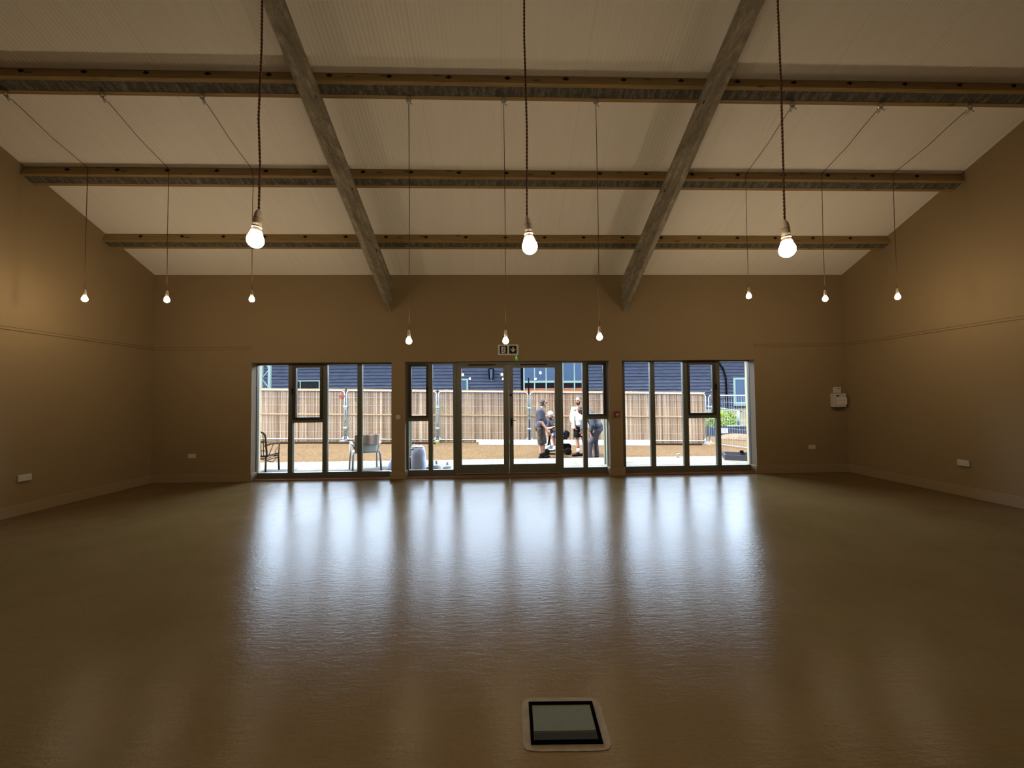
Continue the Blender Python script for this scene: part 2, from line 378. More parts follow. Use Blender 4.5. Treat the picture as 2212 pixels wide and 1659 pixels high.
M['purple'] = mat('mauve_print', (0.55, 0.42, 0.60), 0.8)

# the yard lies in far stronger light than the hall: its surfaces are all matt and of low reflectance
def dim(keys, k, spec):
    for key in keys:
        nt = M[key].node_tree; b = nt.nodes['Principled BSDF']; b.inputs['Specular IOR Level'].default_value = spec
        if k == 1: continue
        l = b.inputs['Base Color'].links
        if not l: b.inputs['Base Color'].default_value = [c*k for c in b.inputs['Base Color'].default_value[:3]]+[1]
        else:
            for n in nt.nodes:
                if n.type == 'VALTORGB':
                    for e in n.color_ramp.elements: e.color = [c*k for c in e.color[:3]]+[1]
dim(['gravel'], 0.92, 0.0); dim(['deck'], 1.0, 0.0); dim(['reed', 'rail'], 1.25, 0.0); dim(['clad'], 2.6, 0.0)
dim(['brick_reflection', 'render', 'slate', 'soil', 'concretefoot', 'yellow', 'card', 'skin2', 'hairg', 'beard', 'blackf', 'blue', 'greyf', 'greyb', 'tan', 'rubber', 'label_red', 'purple', 'paned'], 0.125, 0.01)
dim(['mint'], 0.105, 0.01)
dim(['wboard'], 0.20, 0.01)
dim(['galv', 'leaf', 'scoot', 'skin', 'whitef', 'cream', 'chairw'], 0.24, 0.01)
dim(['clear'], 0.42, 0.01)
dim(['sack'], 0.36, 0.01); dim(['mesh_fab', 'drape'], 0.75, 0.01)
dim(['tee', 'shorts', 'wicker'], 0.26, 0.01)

# ================================================================== ROOM SHELL
def struct(name, mb, m, label, cat, loc=(0,0,0), bevel=0): return tag(make(name, mb, m, None, loc, bevel), label, cat, None, 'structure')
OUT = D+0.32
struct('floor', MB().box((XL-0.3, REAR_Y-0.3, -0.25), (XR+0.3, OUT, 0)), M['floor'], 'glossy brown polished concrete floor of the empty hall', 'floor')
rz = cz(RIDGE_Y)
cb = MB()
ye = OUT+0.12
cb.prism([(ye, ZE-S*(ye-D)), (RIDGE_Y, rz), (REAR_Y-0.45, cz(REAR_Y-0.45)), (REAR_Y-0.45, cz(REAR_Y-0.45)+0.16), (RIDGE_Y, rz+0.17), (ye, ZE-S*(ye-D)+0.16)], 'x', XL-0.35, XR+0.35)
struct('ceiling', cb, M['ceil'], 'sloping white ribbed sheet ceiling with lined joints between the beams', 'ceiling')
def gable(name, xa, xb, lab):
    p = [(OUT, -0.2), (OUT, cz(OUT)), (RIDGE_Y, rz), (REAR_Y-0.3, cz(REAR_Y-0.3)), (REAR_Y-0.3, -0.2)]
    struct(name, MB().prism(p, 'x', xa, xb), M['wall'], lab, 'wall')
gable('wall_left', XL-0.3, XL, 'beige painted left-hand side wall under the sloping ceiling')
gable('wall_right', XR, XR+0.3, 'beige painted right-hand side wall under the sloping ceiling')
struct('wall_rear', MB().box((XL, REAR_Y-0.3, -0.2), (XR, REAR_Y, cz(REAR_Y)+0.02)), M['wall'], 'beige painted wall behind the viewer closing the hall', 'wall')
OX = [at(544, 784, D).x, at(845.7, 782, D).x, at(874.3, 782, D).x, at(1315, 778, D).x, at(1343, 778.4, D).x, at(1628.5, 776.4, D).x]
wb = MB()
def pier(x0, x1):
    wb.box((x0, D, -0.2), (x1, OUT, ZO))
pier(XL, OX[0]); pier(OX[1], OX[2]); pier(OX[3], OX[4]); pier(OX[5], XR)
wb.prism([(D, ZO), (OUT, ZO), (OUT, cz(OUT)), (D, ZE)], 'x', XL, XR)
struct('wall_back', wb, M['wall'], 'brown beige end wall with the three glazed openings', 'wall')
# skirting
bh, bt = 0.155, 0.028
def skirt(name, segs, lab):
    b_ = MB()
    for a, b2 in segs: b_.box(a, b2)
    struct(name, b_, M['base'], lab, 'baseboard', bevel=0.004)
skirt('baseboard_left', [((XL, REAR_Y, 0), (XL+bt, D, bh))], 'painted skirting board along the left side wall')
skirt('baseboard_right', [((XR-bt, REAR_Y, 0), (XR, D, bh))], 'painted skirting board along the right side wall')
WF = D+0.17
def piersk(x0, x1, l, r):
    s = [((x0-(bt if l else 0), D-bt, 0), (x1+(bt if r else 0), D, bh))]
    if l: s.append(((x0-bt, D, 0), (x0, WF, bh)))
    if r: s.append(((x1, D, 0), (x1+bt, WF, bh)))
    return s
skirt('baseboard_back_1', piersk(XL+bt, OX[0], False, True), 'skirting under the left socket, ending at the left glazed opening')
skirt('baseboard_back_2', piersk(OX[1], OX[2], True, True), 'skirting wrapped round the pier with the light switch')
skirt('baseboard_back_3', piersk(OX[3], OX[4], True, True), 'skirting wrapped round the pier with the red call point')
skirt('baseboard_back_4', piersk(OX[5], XR-bt, True, False), 'skirting from the right glazed opening to the right corner')
# dado trims
tz0, tz1, tt = ZR-0.035, ZR, 0.014
struct('trim_1', MB().box((XL, REAR_Y, tz0), (XL+tt, D, tz1)), M['wall'], 'thin dado strip running along the left side wall', 'trim')
struct('trim_2', MB().box((XR-tt, REAR_Y, tz0), (XR, D, tz1)), M['wall'], 'thin dado strip running along the right side wall', 'trim')
struct('trim_3', MB().box((XL, D-tt, tz0), (at(543, 750, D).x, D, tz1)), M['wall'], 'short dado strip on the end wall left of the openings', 'trim')
struct('trim_4', MB().box((at(1628, 742, D).x, D-tt, tz0), (XR, D, tz1)), M['wall'], 'short dado strip on the end wall right of the openings', 'trim')
for i, (a, b2, l) in enumerate(((0, 1, 'left'), (2, 3, 'middle'), (4, 5, 'right'))):
    struct('trim_%d' % (5+i), MB().box((OX[a]+bt, D+0.005, 0), (OX[b2]-bt, WF+0.10, 0.022)), M['thresh'], 'reddish brown timber threshold under the %s glazing' % l, 'threshold')

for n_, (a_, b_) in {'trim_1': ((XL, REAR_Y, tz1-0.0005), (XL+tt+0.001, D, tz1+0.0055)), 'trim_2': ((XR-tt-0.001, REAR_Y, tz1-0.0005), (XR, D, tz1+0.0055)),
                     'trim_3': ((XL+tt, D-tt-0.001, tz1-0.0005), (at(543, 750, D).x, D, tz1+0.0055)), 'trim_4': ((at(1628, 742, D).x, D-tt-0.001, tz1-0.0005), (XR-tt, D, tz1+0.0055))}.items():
    make('shadow_gap_strip', MB().box(a_, b_), M['joint'], bpy.data.objects[n_])  # solid strip coloured dark for the shadow line above each dado trim
# ================================================================== GLAZING
FY0, FY1 = WF, WF+0.085
def fx(px): return at(px, 800, FY0).x
def fzz(px, py): return at(px, py, FY0).z
ZB = 0.022
def bars(mb, lst, y0=FY0, y1=FY1):
    for x0, x1, z0, z1 in lst: mb.box((x0, y0, z0), (x1, y1, z1))
def sash(root, x0, x1, z0, z1, gx0, gx1, gz0, gz1, side, lab):
    mb = MB(); Y0, Y1 = FY0-0.025, FY0+0.05
    bars(mb, [(x0, gx0, z0, z1), (gx1, x1, z0, z1), (gx0, gx1, z0, gz0), (gx0, gx1, gz1, z1)], Y0, Y1)
    s = make('casement_sash', mb, M['sash'], root, bevel=0.003); s['label'] = lab
    make('pane', MB().box((gx0, FY0+0.02, gz0), (gx1, FY0+0.032, gz1)), M['glass'], s)
    hx = x0+0.012 if side < 0 else x1-0.012; zc = z0+(z1-z0)*0.55
    h = MB().box((hx-0.012, Y0-0.012, zc-0.03), (hx+0.012, Y0, zc+0.03)).box((hx-0.009, Y0-0.035, zc-0.10), (hx+0.009, Y0-0.012, zc+0.015))
    make('casement_handle', h, M['dark'], s, bevel=0.003)
def pane(root, x0, x1, z0, z1): make('pane', MB().box((x0-0.005, FY1-0.03, z0-0.005), (x1+0.005, FY1-0.018, z1+0.005)), M['glass'], root)
def window(name, label, xs, ztop, sash_bay, sash_px, side, zrail):
    # xs: list of bar (x0,x1); fills between
    root = thing(name, label, 'window', ((xs[0][0]+xs[-1][1])/2, FY0, 0), None, 'structure')
    mb = MB(); X0, X1 = xs[0][0], xs[-1][1]
    bars(mb, [(a, b2, ZB, ZO-0.001) for a, b2 in xs])
    for i in range(len(xs)-1):
        a, b2 = xs[i][1], xs[i+1][0]
        bars(mb, [(a, b2, ZB, zrail), (a, b2, ztop, ZO-0.001)])
        if i == sash_bay: bars(mb, [(a, b2, sash_px['t0'], sash_px['t1'])])
    make('frame', mb, M['frame'], root, bevel=0.002)
    for i in range(len(xs)-1):
        a, b2 = xs[i][1], xs[i+1][0]
        if i == sash_bay:
            q = sash_px; pane(root, a, b2, zrail, q['t0'])
            sash(root, q['x0'], q['x1'], q['t1'], ztop, q['g0'], q['g1'], q['gz0'], q['gz1'], side, 'dark opening casement')
        else: pane(root, a, b2, zrail, ztop)
    return root
def P2(a, b2): return (fx(a), fx(b2))
e = 0.004
zr1 = fzz(700, 1020)
window('window_1', 'left glazed screen of four tall bays with one dark casement', [(OX[0]+e, fx(556)), P2(623.3, 632.5), P2(697.5, 707), P2(772.3, 781.7), (fx(848), OX[1]-e)], fzz(700, 788),
       1, dict(t0=fzz(665, 913), t1=fzz(665, 905.5), x0=fx(632.5), x1=fx(697.5), g0=fx(640.5), g1=fx(694.5)-0.02, gz0=fzz(665, 901), gz1=fzz(665, 794)), -1, zr1)
q = dict(t0=fzz(905, 910), t1=fzz(905, 901.5), x0=fx(882.5), x1=fx(925), g0=fx(888.8), g1=fx(920.5), gz0=fzz(905, 897.5), gz1=fzz(905, 792))
window('window_2', 'narrow two-bay side light left of the glazed doors', [(OX[2]+e, fx(882.5)), P2(925, 934), (fx(978.7), fx(986.5))], fzz(905, 786.5), 0, q, 1, fzz(905, 1015.6))
q = dict(t0=fzz(1290, 905.5), t1=fzz(1290, 897.3), x0=fx(1267), x1=fx(1309), g0=fx(1270.5), g1=fx(1302), gz0=fzz(1290, 893.8), gz1=fzz(1290, 788.4))
window('window_3', 'narrow two-bay side light right of the glazed doors', [(fx(1207), fx(1215)), P2(1258, 1267), (fx(1310), OX[3]-e)], fzz(1290, 783), 1, q, -1, fzz(1290, 1008.8))
q = dict(t0=fzz(1515, 903), t1=fzz(1515, 895), x0=fx(1485), x1=fx(1545), g0=fx(1488.5), g1=fx(1537), gz0=fzz(1515, 891), gz1=fzz(1515, 787.8))
window('window_4', 'right glazed screen of four tall bays with one dark casement', [(OX[4]+e, fx(1349)), P2(1404, 1413.3), P2(1475, 1485), P2(1546, 1554), (fx(1618.5), OX[5]-e)], fzz(1500, 781), 2, q, 1, fzz(1500, 1005.5))
# double doors
dr = thing('door_1', 'pair of glazed entrance doors in olive grey frames', 'door', (fx(1098), FY0, 0), None, 'structure')
dx0, dx1 = fx(986.5), fx(1207); zt = fzz(1098, 787)
make('frame', MB().box((dx0, FY0, zt), (dx1, FY1, ZO-0.001)).box((dx0, FY0+0.01, 0.0221), (dx1, FY1, 0.04)), M['frame'], dr)
def leaf(x0, x1, g0, g1, gz0, gz1, lab):
    mb = MB(); Y0, Y1 = FY0-0.01, FY0+0.06
    z0, z1 = 0.045, zt-0.004
    bars(mb, [(x0, g0, z0, z1), (g1, x1, z0, z1), (g0, g1, z0, gz0), (g0, g1, gz1, z1)], Y0, Y1)
    l = make('door_leaf', mb, M['frame'], dr, bevel=0.003); l['label'] = lab
    make('pane', MB().box((g0, FY0+0.02, gz0), (g1, FY0+0.034, gz1)), M['glass'], l)
    return l
xm = fx(1098.7)
la = leaf(dx0+0.004, xm-0.002, fx(996.5), fx(1087), fzz(1040, 1003.3), fzz(1040, 795), 'left glazed door leaf')
lb = leaf(xm+0.002, dx1-0.004, fx(1108), fx(1198), fzz(1150, 1001.5), fzz(1150, 794), 'right glazed door leaf with the lever handle')
for a, b2, l in ((1012, 1070.5, la), (1123.5, 1181, lb)):
    make('trickle_vent', MB().box((fx(a), FY0-0.028, fzz(1098, 789.3)), (fx(b2), FY0-0.01, fzz(1098, 786.8))), M['dark'], l)
hx, hz = fx(1104), fzz(1104, 912)
hd = MB().rbox((hx-0.018, FY0-0.02, hz-0.085), (hx+0.018, FY0-0.01, hz+0.085), 0.012)
hd.tube([(hx, FY0-0.02, hz+0.035), (hx, FY0-0.055, hz+0.035)], 0.010).tube([(hx, FY0-0.055, hz+0.035), (hx+0.09, FY0-0.055, hz+0.035)], 0.009)
make('lever_handle', hd, M['dark'], lb)
kx, kz = fx(1103), fzz(1103, 853)
make('lock_cylinder', MB().lathe([(0.028, 0), (0.028, 0.012), (0.02, 0.016)], (kx, FY0-0.010, kz), 20, (0,-1,0)), M['dark'], lb)
make('door_sweep', MB().box((dx0+0.01, FY0-0.014, 0.048), (dx1-0.01, FY0-0.0101, 0.058)), M['steel'], dr)

# ================================================================== ROOF BEAMS
UO = 0.15                                                   # purlin depth below the sheets
def rp(y, o): return (y - o*S/SN, cz(y) - o/SN)             # point o below the ceiling, square to the slope
def purlin(y, label):
    root = thing('purlin', label, 'beam', (0, y, cz(y)-UO), 'purlins under the ceiling')
    def strip(y0, y1, o0, o1): return [rp(y0, o0), rp(y0, o1), rp(y1, o1), rp(y1, o0)]
    xa, xb = XL+0.001, XR-0.001
    make('concrete_joist', MB().prism(strip(y+0.047*SN**-1, y+0.157/SN, 0.002, UO-0.004), 'x', xa, xb), M['joist'], root)
    for y0 in (y, y+0.158/SN):
        make('timber_batten', MB().prism(strip(y0, y0+0.046/SN, 0.0015, UO), 'x', xa, xb), M['pine'], root, bevel=0.003)
    k = -11
    n_ = Vector((0, -1/SN, S/SN))
    while k < 12:
        x = 0.13+0.7*k; k += 1
        if x < XL+0.1 or x > XR-0.1: continue
        py, pz = rp(y, UO*0.42); s = 0.030; u = Vector((0, S/SN, 1/SN))
        c_ = Vector((x, py, pz))
        vs = [c_+Vector((s*1.3, 0, 0)), c_+u*s, c_-Vector((s*1.3, 0, 0)), c_-u*s]
        nn = Vector((0, -1/SN, S/SN)); nn = Vector((0, -math.cos(math.atan(S)), math.sin(math.atan(S))))
        mb = MB().add(vs+[v_+nn*0.006 for v_ in vs], [(3,2,1,0),(4,5,6,7),(0,1,5,4),(1,2,6,5),(2,3,7,6),(3,0,4,7)])
        mb.lathe([(0.012, 0), (0.012, 0.012)], c_+nn*0.006, 6, nn)
        make('washer_bolt', mb, M['dark'], root)
    return root
purlin(4.709, 'highest of the three timber-sided concrete purlins, carrying the lamp hooks')
purlin(5.892, 'middle purlin of the three, with lamp cords looped over it')
purlin(7.087, 'lowest purlin, nearest to the glazed end wall')
def rafter(xc, label, side):
    root = thing('rafter', label, 'beam', (xc, D, 3.33), 'tapered concrete rafters')
    hb, ht = 0.038, 0.078
    secs = []
    for y in (D, 3.78, RIDGE_Y+0.01):
        zb_ = 3.327+(D-y)*0.479; zt_ = cz(y)-UO*SN-0.004
        if zb_ > zt_-0.28: zb_ = zt_-0.28
        h = zt_-zb_
        prof = [(-hb, zb_), (hb, zb_), (hb, zb_+0.42*h), (hb+0.030, zb_+0.47*h), (hb+0.030, zb_+0.51*h), (hb+0.004, zb_+0.56*h), (hb+0.004, zt_-0.10), (ht, zt_-0.06), (ht, zt_),
                (-ht, zt_), (-ht, zt_-0.06), (-hb-0.004, zt_-0.10), (-hb-0.004, zb_+0.56*h), (-hb-0.030, zb_+0.51*h), (-hb-0.030, zb_+0.47*h), (-hb, zb_+0.42*h)]
        secs.append([(xc+px_, y, pz_) for px_, pz_ in prof])
    n = len(secs[0]); mb = MB(); vs = sum(secs, [])
    fs = [list(range(n))[::-1], [2*n+i for i in range(n)]]
    for k in range(2):
        for i in range(n): fs.append((k*n+i, k*n+(i+1) % n, (k+1)*n+(i+1) % n, (k+1)*n+i))
    mb.add(vs, fs)
    make('concrete_beam', mb, M['rafter'], root)
    for y in (4.76, 5.95, 7.14):
        zc = cz(y)-UO-0.10; s = 1 if xc < 0 else -1
        make('bolt_hole_cap', MB().lathe([(0.022, 0), (0.022, 0.006)], (xc+s*(hb+0.004), y-0.02, zc), 12, (s, 0, 0)), M['dark'], root)
rafter(-2.192, 'tapered grey concrete rafter left of the doors, running up the ceiling', 1)
rafter(2.576, 'tapered grey concrete rafter right of the doors, running up the ceiling', -1)

# ================================================================== PENDANT LAMPS
def lamp(label, cordpts, tilt, near, group):
    """cordpts from the ceiling down to the top of the holder"""
    b0 = Vector(cordpts[-1]); root = thing('pendant_lamp', label, 'lamp', Vector(cordpts[0]), group)
    if near:
        pts = [Vector(p) for p in cordpts]; dense = []
        for a, c_ in zip(pts, pts[1:]):
            L = (c_-a).length; k = max(2, int(L/0.005))
            dense += [a.lerp(c_, i/k) for i in range(k)]
        dense.append(pts[-1]); mb = MB()
        for ph in (0, PI):
            mb.tube([p+Vector((math.cos(i*0.9+ph), math.sin(i*0.9+ph), 0))*0.0026 for i, p in enumerate(dense)], 0.0027, 5)
        make('flex', mb, M['flex'], root)
    else: make('flex', MB().tube(cordpts, 0.0042, 6), M['flex'], root)
    ax = Vector((math.sin(tilt), 0, -math.cos(tilt)))       # pointing down
    q = Vector((0,0,1)).rotation_difference(ax).to_matrix()
    def lz(prof): return MB().lathe(prof, b0, 24, ax)
    make('lamp_holder', lz([(0.004, -0.006), (0.009, 0.0), (0.0135, 0.008), (0.0165, 0.02), (0.0172, 0.034), (0.0172, 0.036), (0.0185, 0.0365), (0.0192, 0.07), (0.0185, 0.0745)]), M['holder'], root)
    make('holder_seam', lz([(0.0178, 0.0345), (0.0186, 0.0355), (0.0178, 0.0365)]), M['dark'], root)
    make('retaining_ring', lz([(0.0175, 0.0735), (0.0205, 0.0745), (0.0205, 0.077), (0.0185, 0.079)]), M['holder'], root)
    make('bulb_collar', lz([(0.0165, 0.0775), (0.0185, 0.085), (0.0215, 0.094)]), M['collar'], root)
    R_ = 0.0345; prof = [(0.0215, 0.0935)]; c0 = 0.094+0.0275+0.012
    for i in range(3, 25):
        th = PI*i/24; r_, z_ = R_*math.sin(th), -R_*math.cos(th)
        if i < 7: continue
        prof.append((max(r_, 0.0005), c0+z_))
    prof.insert(1, (0.027, c0-0.024))
    make('bulb', lz(prof), M['bulb'], root)
    return root, q
def near_lamp(label, pix_top, pix_b, Y, tilt, kinks):
    # holder top sits where the flex meets it; flex rises to the ceiling with slight kinks
    hb_ = at(pix_b[0], pix_b[1], Y); top = Vector((at(pix_top[0], pix_top[1], Y).x, Y, cz(Y)-0.002))
    pts = [top]
    for t, dx in kinks: p = top.lerp(hb_, t); p.x += dx; pts.append(p)
    pts.append(hb_)
    return lamp(label, pts, tilt, True, 'three near bulbs on twisted flex')
NY = 1.80
near_lamp('big near bare bulb on twisted brown flex, left one of the near three', (565, 0), (559, 455), NY, -0.10, [(0.55, 0.003), (0.82, 0.004), (0.90, -0.006), (0.95, 0.003)])
near_lamp('big near bare bulb on twisted brown flex hanging over the doors', (1135, 0), (1138, 470), NY, 0.09, [(0.6, 0.004), (0.8, -0.004), (0.9, 0.004)])
near_lamp('big near bare bulb on twisted brown flex, right one of the near three', (1679, 0), (1695, 478), NY, 0.06, [(0.55, -0.004), (0.85, 0.004)])
def hook(root, p, d):                                       # screw eye with a cord grip and a loose tail
    p = Vector(p); d = Vector(d).normalized()
    ring = [p+Vector((0.027*math.cos(t), 0, -0.030+0.030*math.sin(t))) for t in [2*PI*i/14 for i in range(14)]]
    h = make('screw_eye', MB().tube(ring, 0.008, 6, closed=True).tube([p+Vector((0,0,0.014)), p], 0.006, 6), M['steel'], root)
    g_ = p+Vector((0, 0, -0.045))
    make('cord_grip', MB().tube([g_, g_+d*0.045], [0.014, 0.020], 8).ell(g_+d*0.05, 0.022, n=8), M['white'], root)
    t0 = g_+Vector((0.012, 0, -0.01))
    make('loose_tail', MB().tube([t0, t0+Vector((0.008, -0.01, -0.03)), t0+Vector((0.03, -0.01, -0.045))], 0.0035, 5), M['flex'], root)
HY = 4.80
def hz_(y): return cz(y)-UO*SN-0.014
lc = [('central hall bulb, left one of the row of three above the doors', (883, 218), (883, 711)),
      ('central hall bulb hanging just above the running man exit sign', (1088, 218), (1091.5, 711)),
      ('central hall bulb, right one of the row of three above the doors', (1287, 218), (1294, 703))]
for lab, h_, b_ in lc:
    hp = Vector((at(h_[0], h_[1], HY).x, HY, hz_(HY))); bt_ = at(b_[0], b_[1]+2, HY); bt_.x = hp.x*0.5+bt_.x*0.5
    mid = hp.lerp(bt_, 0.5)+Vector((0.006, 0, 0))
    r_, _ = lamp(lab, [hp+Vector((0,0,-0.04)), mid, bt_], 0.0, False, 'central bulbs hung from the highest purlin')
    hook(r_, hp, (0, -0.6, -0.8))
Y2 = 5.84
sl_ = [('far left bulb on a cord looped over the purlin, nearest the left wall', (14, 206), (191, 385), (184, 624)),
       ('left side bulb between two others, near the left corner', (222, 206), (366, 383), (361.5, 626)),
       ('left side bulb above the first bay of the left glazing', (437, 210), (548, 385), (544.5, 625)),
       ('right side bulb above the last bay of the right glazing', (1712, 232), (1610, 395), (1616.5, 619)),
       ('right side bulb between two others, near the right corner', (1902, 235), (1774, 395), (1780.5, 625)),
       ('far right bulb on a cord looped over the purlin, nearest the right wall', (2095, 238), (1928, 400), (1938, 621))]
for lab, h_, k_, b_ in sl_:
    hp = Vector((at(h_[0], h_[1], HY).x, HY, hz_(HY)))
    kx_ = at(k_[0], k_[1], Y2).x; kp = Vector((kx_, Y2-0.055, cz(Y2)-UO-0.01)); 
    ky, kz_ = rp(5.892, UO); kp = Vector((kx_, ky-0.008, kz_-0.006))
    bt_ = at(b_[0], b_[1]+2, ky-0.008); bt_.x = bt_.x*0.6+kx_*0.4
    s = 1 if kx_ < 0 else -1
    ky2, kz2 = rp(5.892, 0.02)
    sag = hp.lerp(Vector((kx_-s*0.05, ky2-0.01, kz2)), 0.5)+Vector((0, 0, -0.05))
    r_, _ = lamp(lab, [hp+Vector((0,0,-0.04)), hp.lerp(sag, 0.5)+Vector((0,0,-0.015)), sag, Vector((kx_-s*0.05, ky2-0.012, kz2)), kp, kp.lerp(bt_, 0.5)+Vector((-0.006, 0, 0)), bt_], 0.0, False, 'side bulbs with cords looped over the middle purlin')
    hook(r_, hp, (kx_-hp.x, 0.6, -0.5))

# ================================================================== WALL FITTINGS
def socket_y(px, py, label, w_=0.146, h_=0.086):            # double socket on the end wall
    c_ = at(px, py, D); r = thing('wall_socket', label, 'socket', (c_.x, D, c_.z), 'double power sockets')
    make('face_plate', MB().rbox((c_.x-w_/2, D-0.011, c_.z-h_/2), (c_.x+w_/2, D-0.0005, c_.z+h_/2), 0.006), M['white'], r, bevel=0.002)
    for s in (-1, 1):
        make('rocker', MB().box((c_.x+s*0.02-0.007, D-0.015, c_.z+0.012), (c_.x+s*0.02+0.007, D-0.011, c_.z+0.032)), M['white'], r)
        h = MB()
        for dx, dz in ((0, 0.012), (-0.011, -0.012), (0.011, -0.012)): h.box((c_.x+s*0.05+dx-0.004, D-0.0118, c_.z+dz-0.003), (c_.x+s*0.05+dx+0.004, D-0.0105, c_.z+dz+0.003))
        make('pin_holes', h, M['grey'], r)
socket_y(415, 985, 'double socket low on the end wall, left of the glazing')
socket_y(1753.5, 965.5, 'double socket low on the end wall, under the white control boxes')
def socket_x(px, py, X_, label):
    d = ray(px, py); t = X_/d.x; c_ = d*t+Vector((0, 0, EYE)); s = 1 if X_ < 0 else -1
    r = thing('wall_socket', label, 'socket', (X_, c_.y, c_.z), 'double power sockets')
    make('face_plate', MB().rbox((X_+s*0.0005, c_.y-0.082, c_.z-0.045), (X_+s*0.03, c_.y+0.082, c_.z+0.045), 0.006, 'x'), M['white'], r, bevel=0.003)
    for q_ in (-1, 1):
        a = c_.y+q_*0.022
        make('rocker', MB().box((X_+s*0.03, a-0.007, c_.z+0.012), (X_+s*0.034, a+0.007, c_.z+0.032)), M['white'], r)
        h = MB()
        for dy, dz in ((0, 0.010), (-0.012, -0.014), (0.012, -0.014)): h.box((X_+s*0.0295, c_.y+q_*0.052+dy-0.005, c_.z+dz-0.004), (X_+s*0.031, c_.y+q_*0.052+dy+0.005, c_.z+dz+0.004))
        make('pin_holes', h, M['grey'], r)
socket_x(50, 1032, XL, 'double socket on the left side wall above the skirting')
socket_x(2084, 1000, XR, 'double socket on the right side wall above the skirting')
c_ = at(860, 901, D); r = thing('light_switch', 'square white switch plate on the pier left of the doors', 'switch', (c_.x, D, c_.z))
make('face_plate', MB().rbox((c_.x-0.043, D-0.010, c_.z-0.043), (c_.x+0.043, D-0.0005, c_.z+0.043), 0.006), M['white'], r, bevel=0.002)
make('rocker', MB().box((c_.x-0.012, D-0.014, c_.z-0.018), (c_.x+0.012, D-0.010, c_.z+0.018)), M['white'], r)
c_ = at(1332, 894.5, D); r = thing('fire_call_point', 'small red break-glass call point on the pier right of the doors', 'alarm', (c_.x, D, c_.z))
make('red_housing', MB().rbox((c_.x-0.047, D-0.05, c_.z-0.055), (c_.x+0.047, D-0.0005, c_.z+0.055), 0.008), M['red'], r, bevel=0.003)
make('glass_panel', MB().box((c_.x-0.030, D-0.054, c_.z-0.022), (c_.x+0.032, D-0.05, c_.z+0.014)), M['white'], r)
make('printed_mark', MB().box((c_.x-0.018, D-0.0555, c_.z-0.008), (c_.x+0.020, D-0.054, c_.z+0.001)), M['red'], r)
make('key_label', MB().box((c_.x-0.012, D-0.0525, c_.z-0.045), (c_.x+0.016, D-0.05, c_.z-0.035)), M['white'], r)
# control boxes by the right corner
a, b2 = at(1793, 850, D), at(1826, 879.5, D)
bx0 = a.x; bx1 = bx0+0.235; z1_, z0_ = a.z, at(1793, 879, D).z
r = thing('control_box', 'larger cream control box with a taped paper notice near the right corner', 'box', ((bx0+bx1)/2, D, z0_))
make('housing', MB().box((bx0, D-0.12, z0_), (bx1, D-0.0005, z1_)), M['white'], r, bevel=0.006)
make('display', MB().box((bx0+0.03, D-0.1215, z1_-0.062), (bx0+0.09, D-0.1195, z1_-0.036)), M['dark'], r)
nt_ = make('taped_notice', MB().box((bx0+0.04, D-0.124, z0_+0.055), (bx1+0.010, D-0.1215, z1_-0.085)), M['paper'], r)
ln = MB()
for k in range(4): ln.box((bx0+0.06+0.01*(k % 2), D-0.1248, z0_+0.075+k*0.026), (bx1-0.03+0.012*(k % 3), D-0.1241, z0_+0.080+k*0.026))
make('printed_lines', ln, M['grey'], nt_)
a = at(1798.5, 836.5, D); sx0 = a.x
r = thing('junction_box', 'small cream box mounted just above the larger control box', 'box', (sx0+0.06, D, z1_+0.01))
make('housing', MB().box((sx0, D-0.06, z1_+0.006), (sx0+0.125, D-0.0005, a.z)), M['white'], r, bevel=0.004)
make('display', MB().box((sx0+0.055, D-0.0615, a.z-0.030), (sx0+0.095, D-0.0595, a.z-0.016)), M['dark'], r)
# exit sign
a, b2 = at(1075.3, 744.3, D-0.03), at(1120, 767, D-0.03); X0, X1, Z1, Z0 = a.x, b2.x, a.z, b2.z
r = thing('exit_sign', 'white emergency exit sign with running man and down arrow over the doors', 'sign', ((X0+X1)/2, D, Z0))
make('sign_body', MB().rbox((X0, D-0.03, Z0), (X1, D-0.0005, Z1), 0.02), M['white'], r)
W_ = X1-X0; H_ = Z1-Z0; yf = D-0.031
def sgn(u, v): return (X0+W_*u, Z1-H_*v)                     # u,v in 0..1 of the sign face
def squ(u0, u1, n_):
    (xa, za), (xb, zb_) = sgn(u0, 0.13), sgn(u1, 0.87)
    return make(n_, MB().rbox((xa, yf-0.0012, zb_), (xb, yf+0.002, za), 0.012), M['dark'], r)
s1 = squ(0.095, 0.455, 'running_man_panel'); s2 = squ(0.55, 0.91, 'arrow_panel')
def U(px, py): return sgn((px-565)/(1550-565), (py-315)/(815-315))   # figure drawn in the sign's own grid
def poly(pts, y0, y1):
    return MB().prism([U(*p) for p in pts], 'y', y0, y1)
make('doorway_symbol', poly([(725, 415), (930, 415), (930, 730), (725, 730)], yf-0.0022, yf-0.001), M['white'], s1)
fg = MB()
def limb(pts, r_):
    P_ = [U(*p) for p in pts]
    for (xa, za), (xb, zb_) in zip(P_, P_[1:]):
        fg.tube([(xa, yf-0.0028, za), (xb, yf-0.0028, zb_)], r_*0.6, 6)
limb([(845, 510), (825, 600)], 0.011); limb([(840, 515), (780, 515), (758, 550)], 0.006); limb([(850, 515), (895, 555), (930, 565)], 0.006)
limb([(825, 600), (795, 650), (715, 655)], 0.008); limb([(825, 600), (865, 660), (890, 730)], 0.008)
hx_, hz2 = U(860, 470); fg.lathe([(0.0095, 0), (0.0095, 0.0012)], (hx_, yf-0.0022, hz2), 14, (0,-1,0))
make('running_man_symbol', fg, M['dark'], s1)
ar = MB()
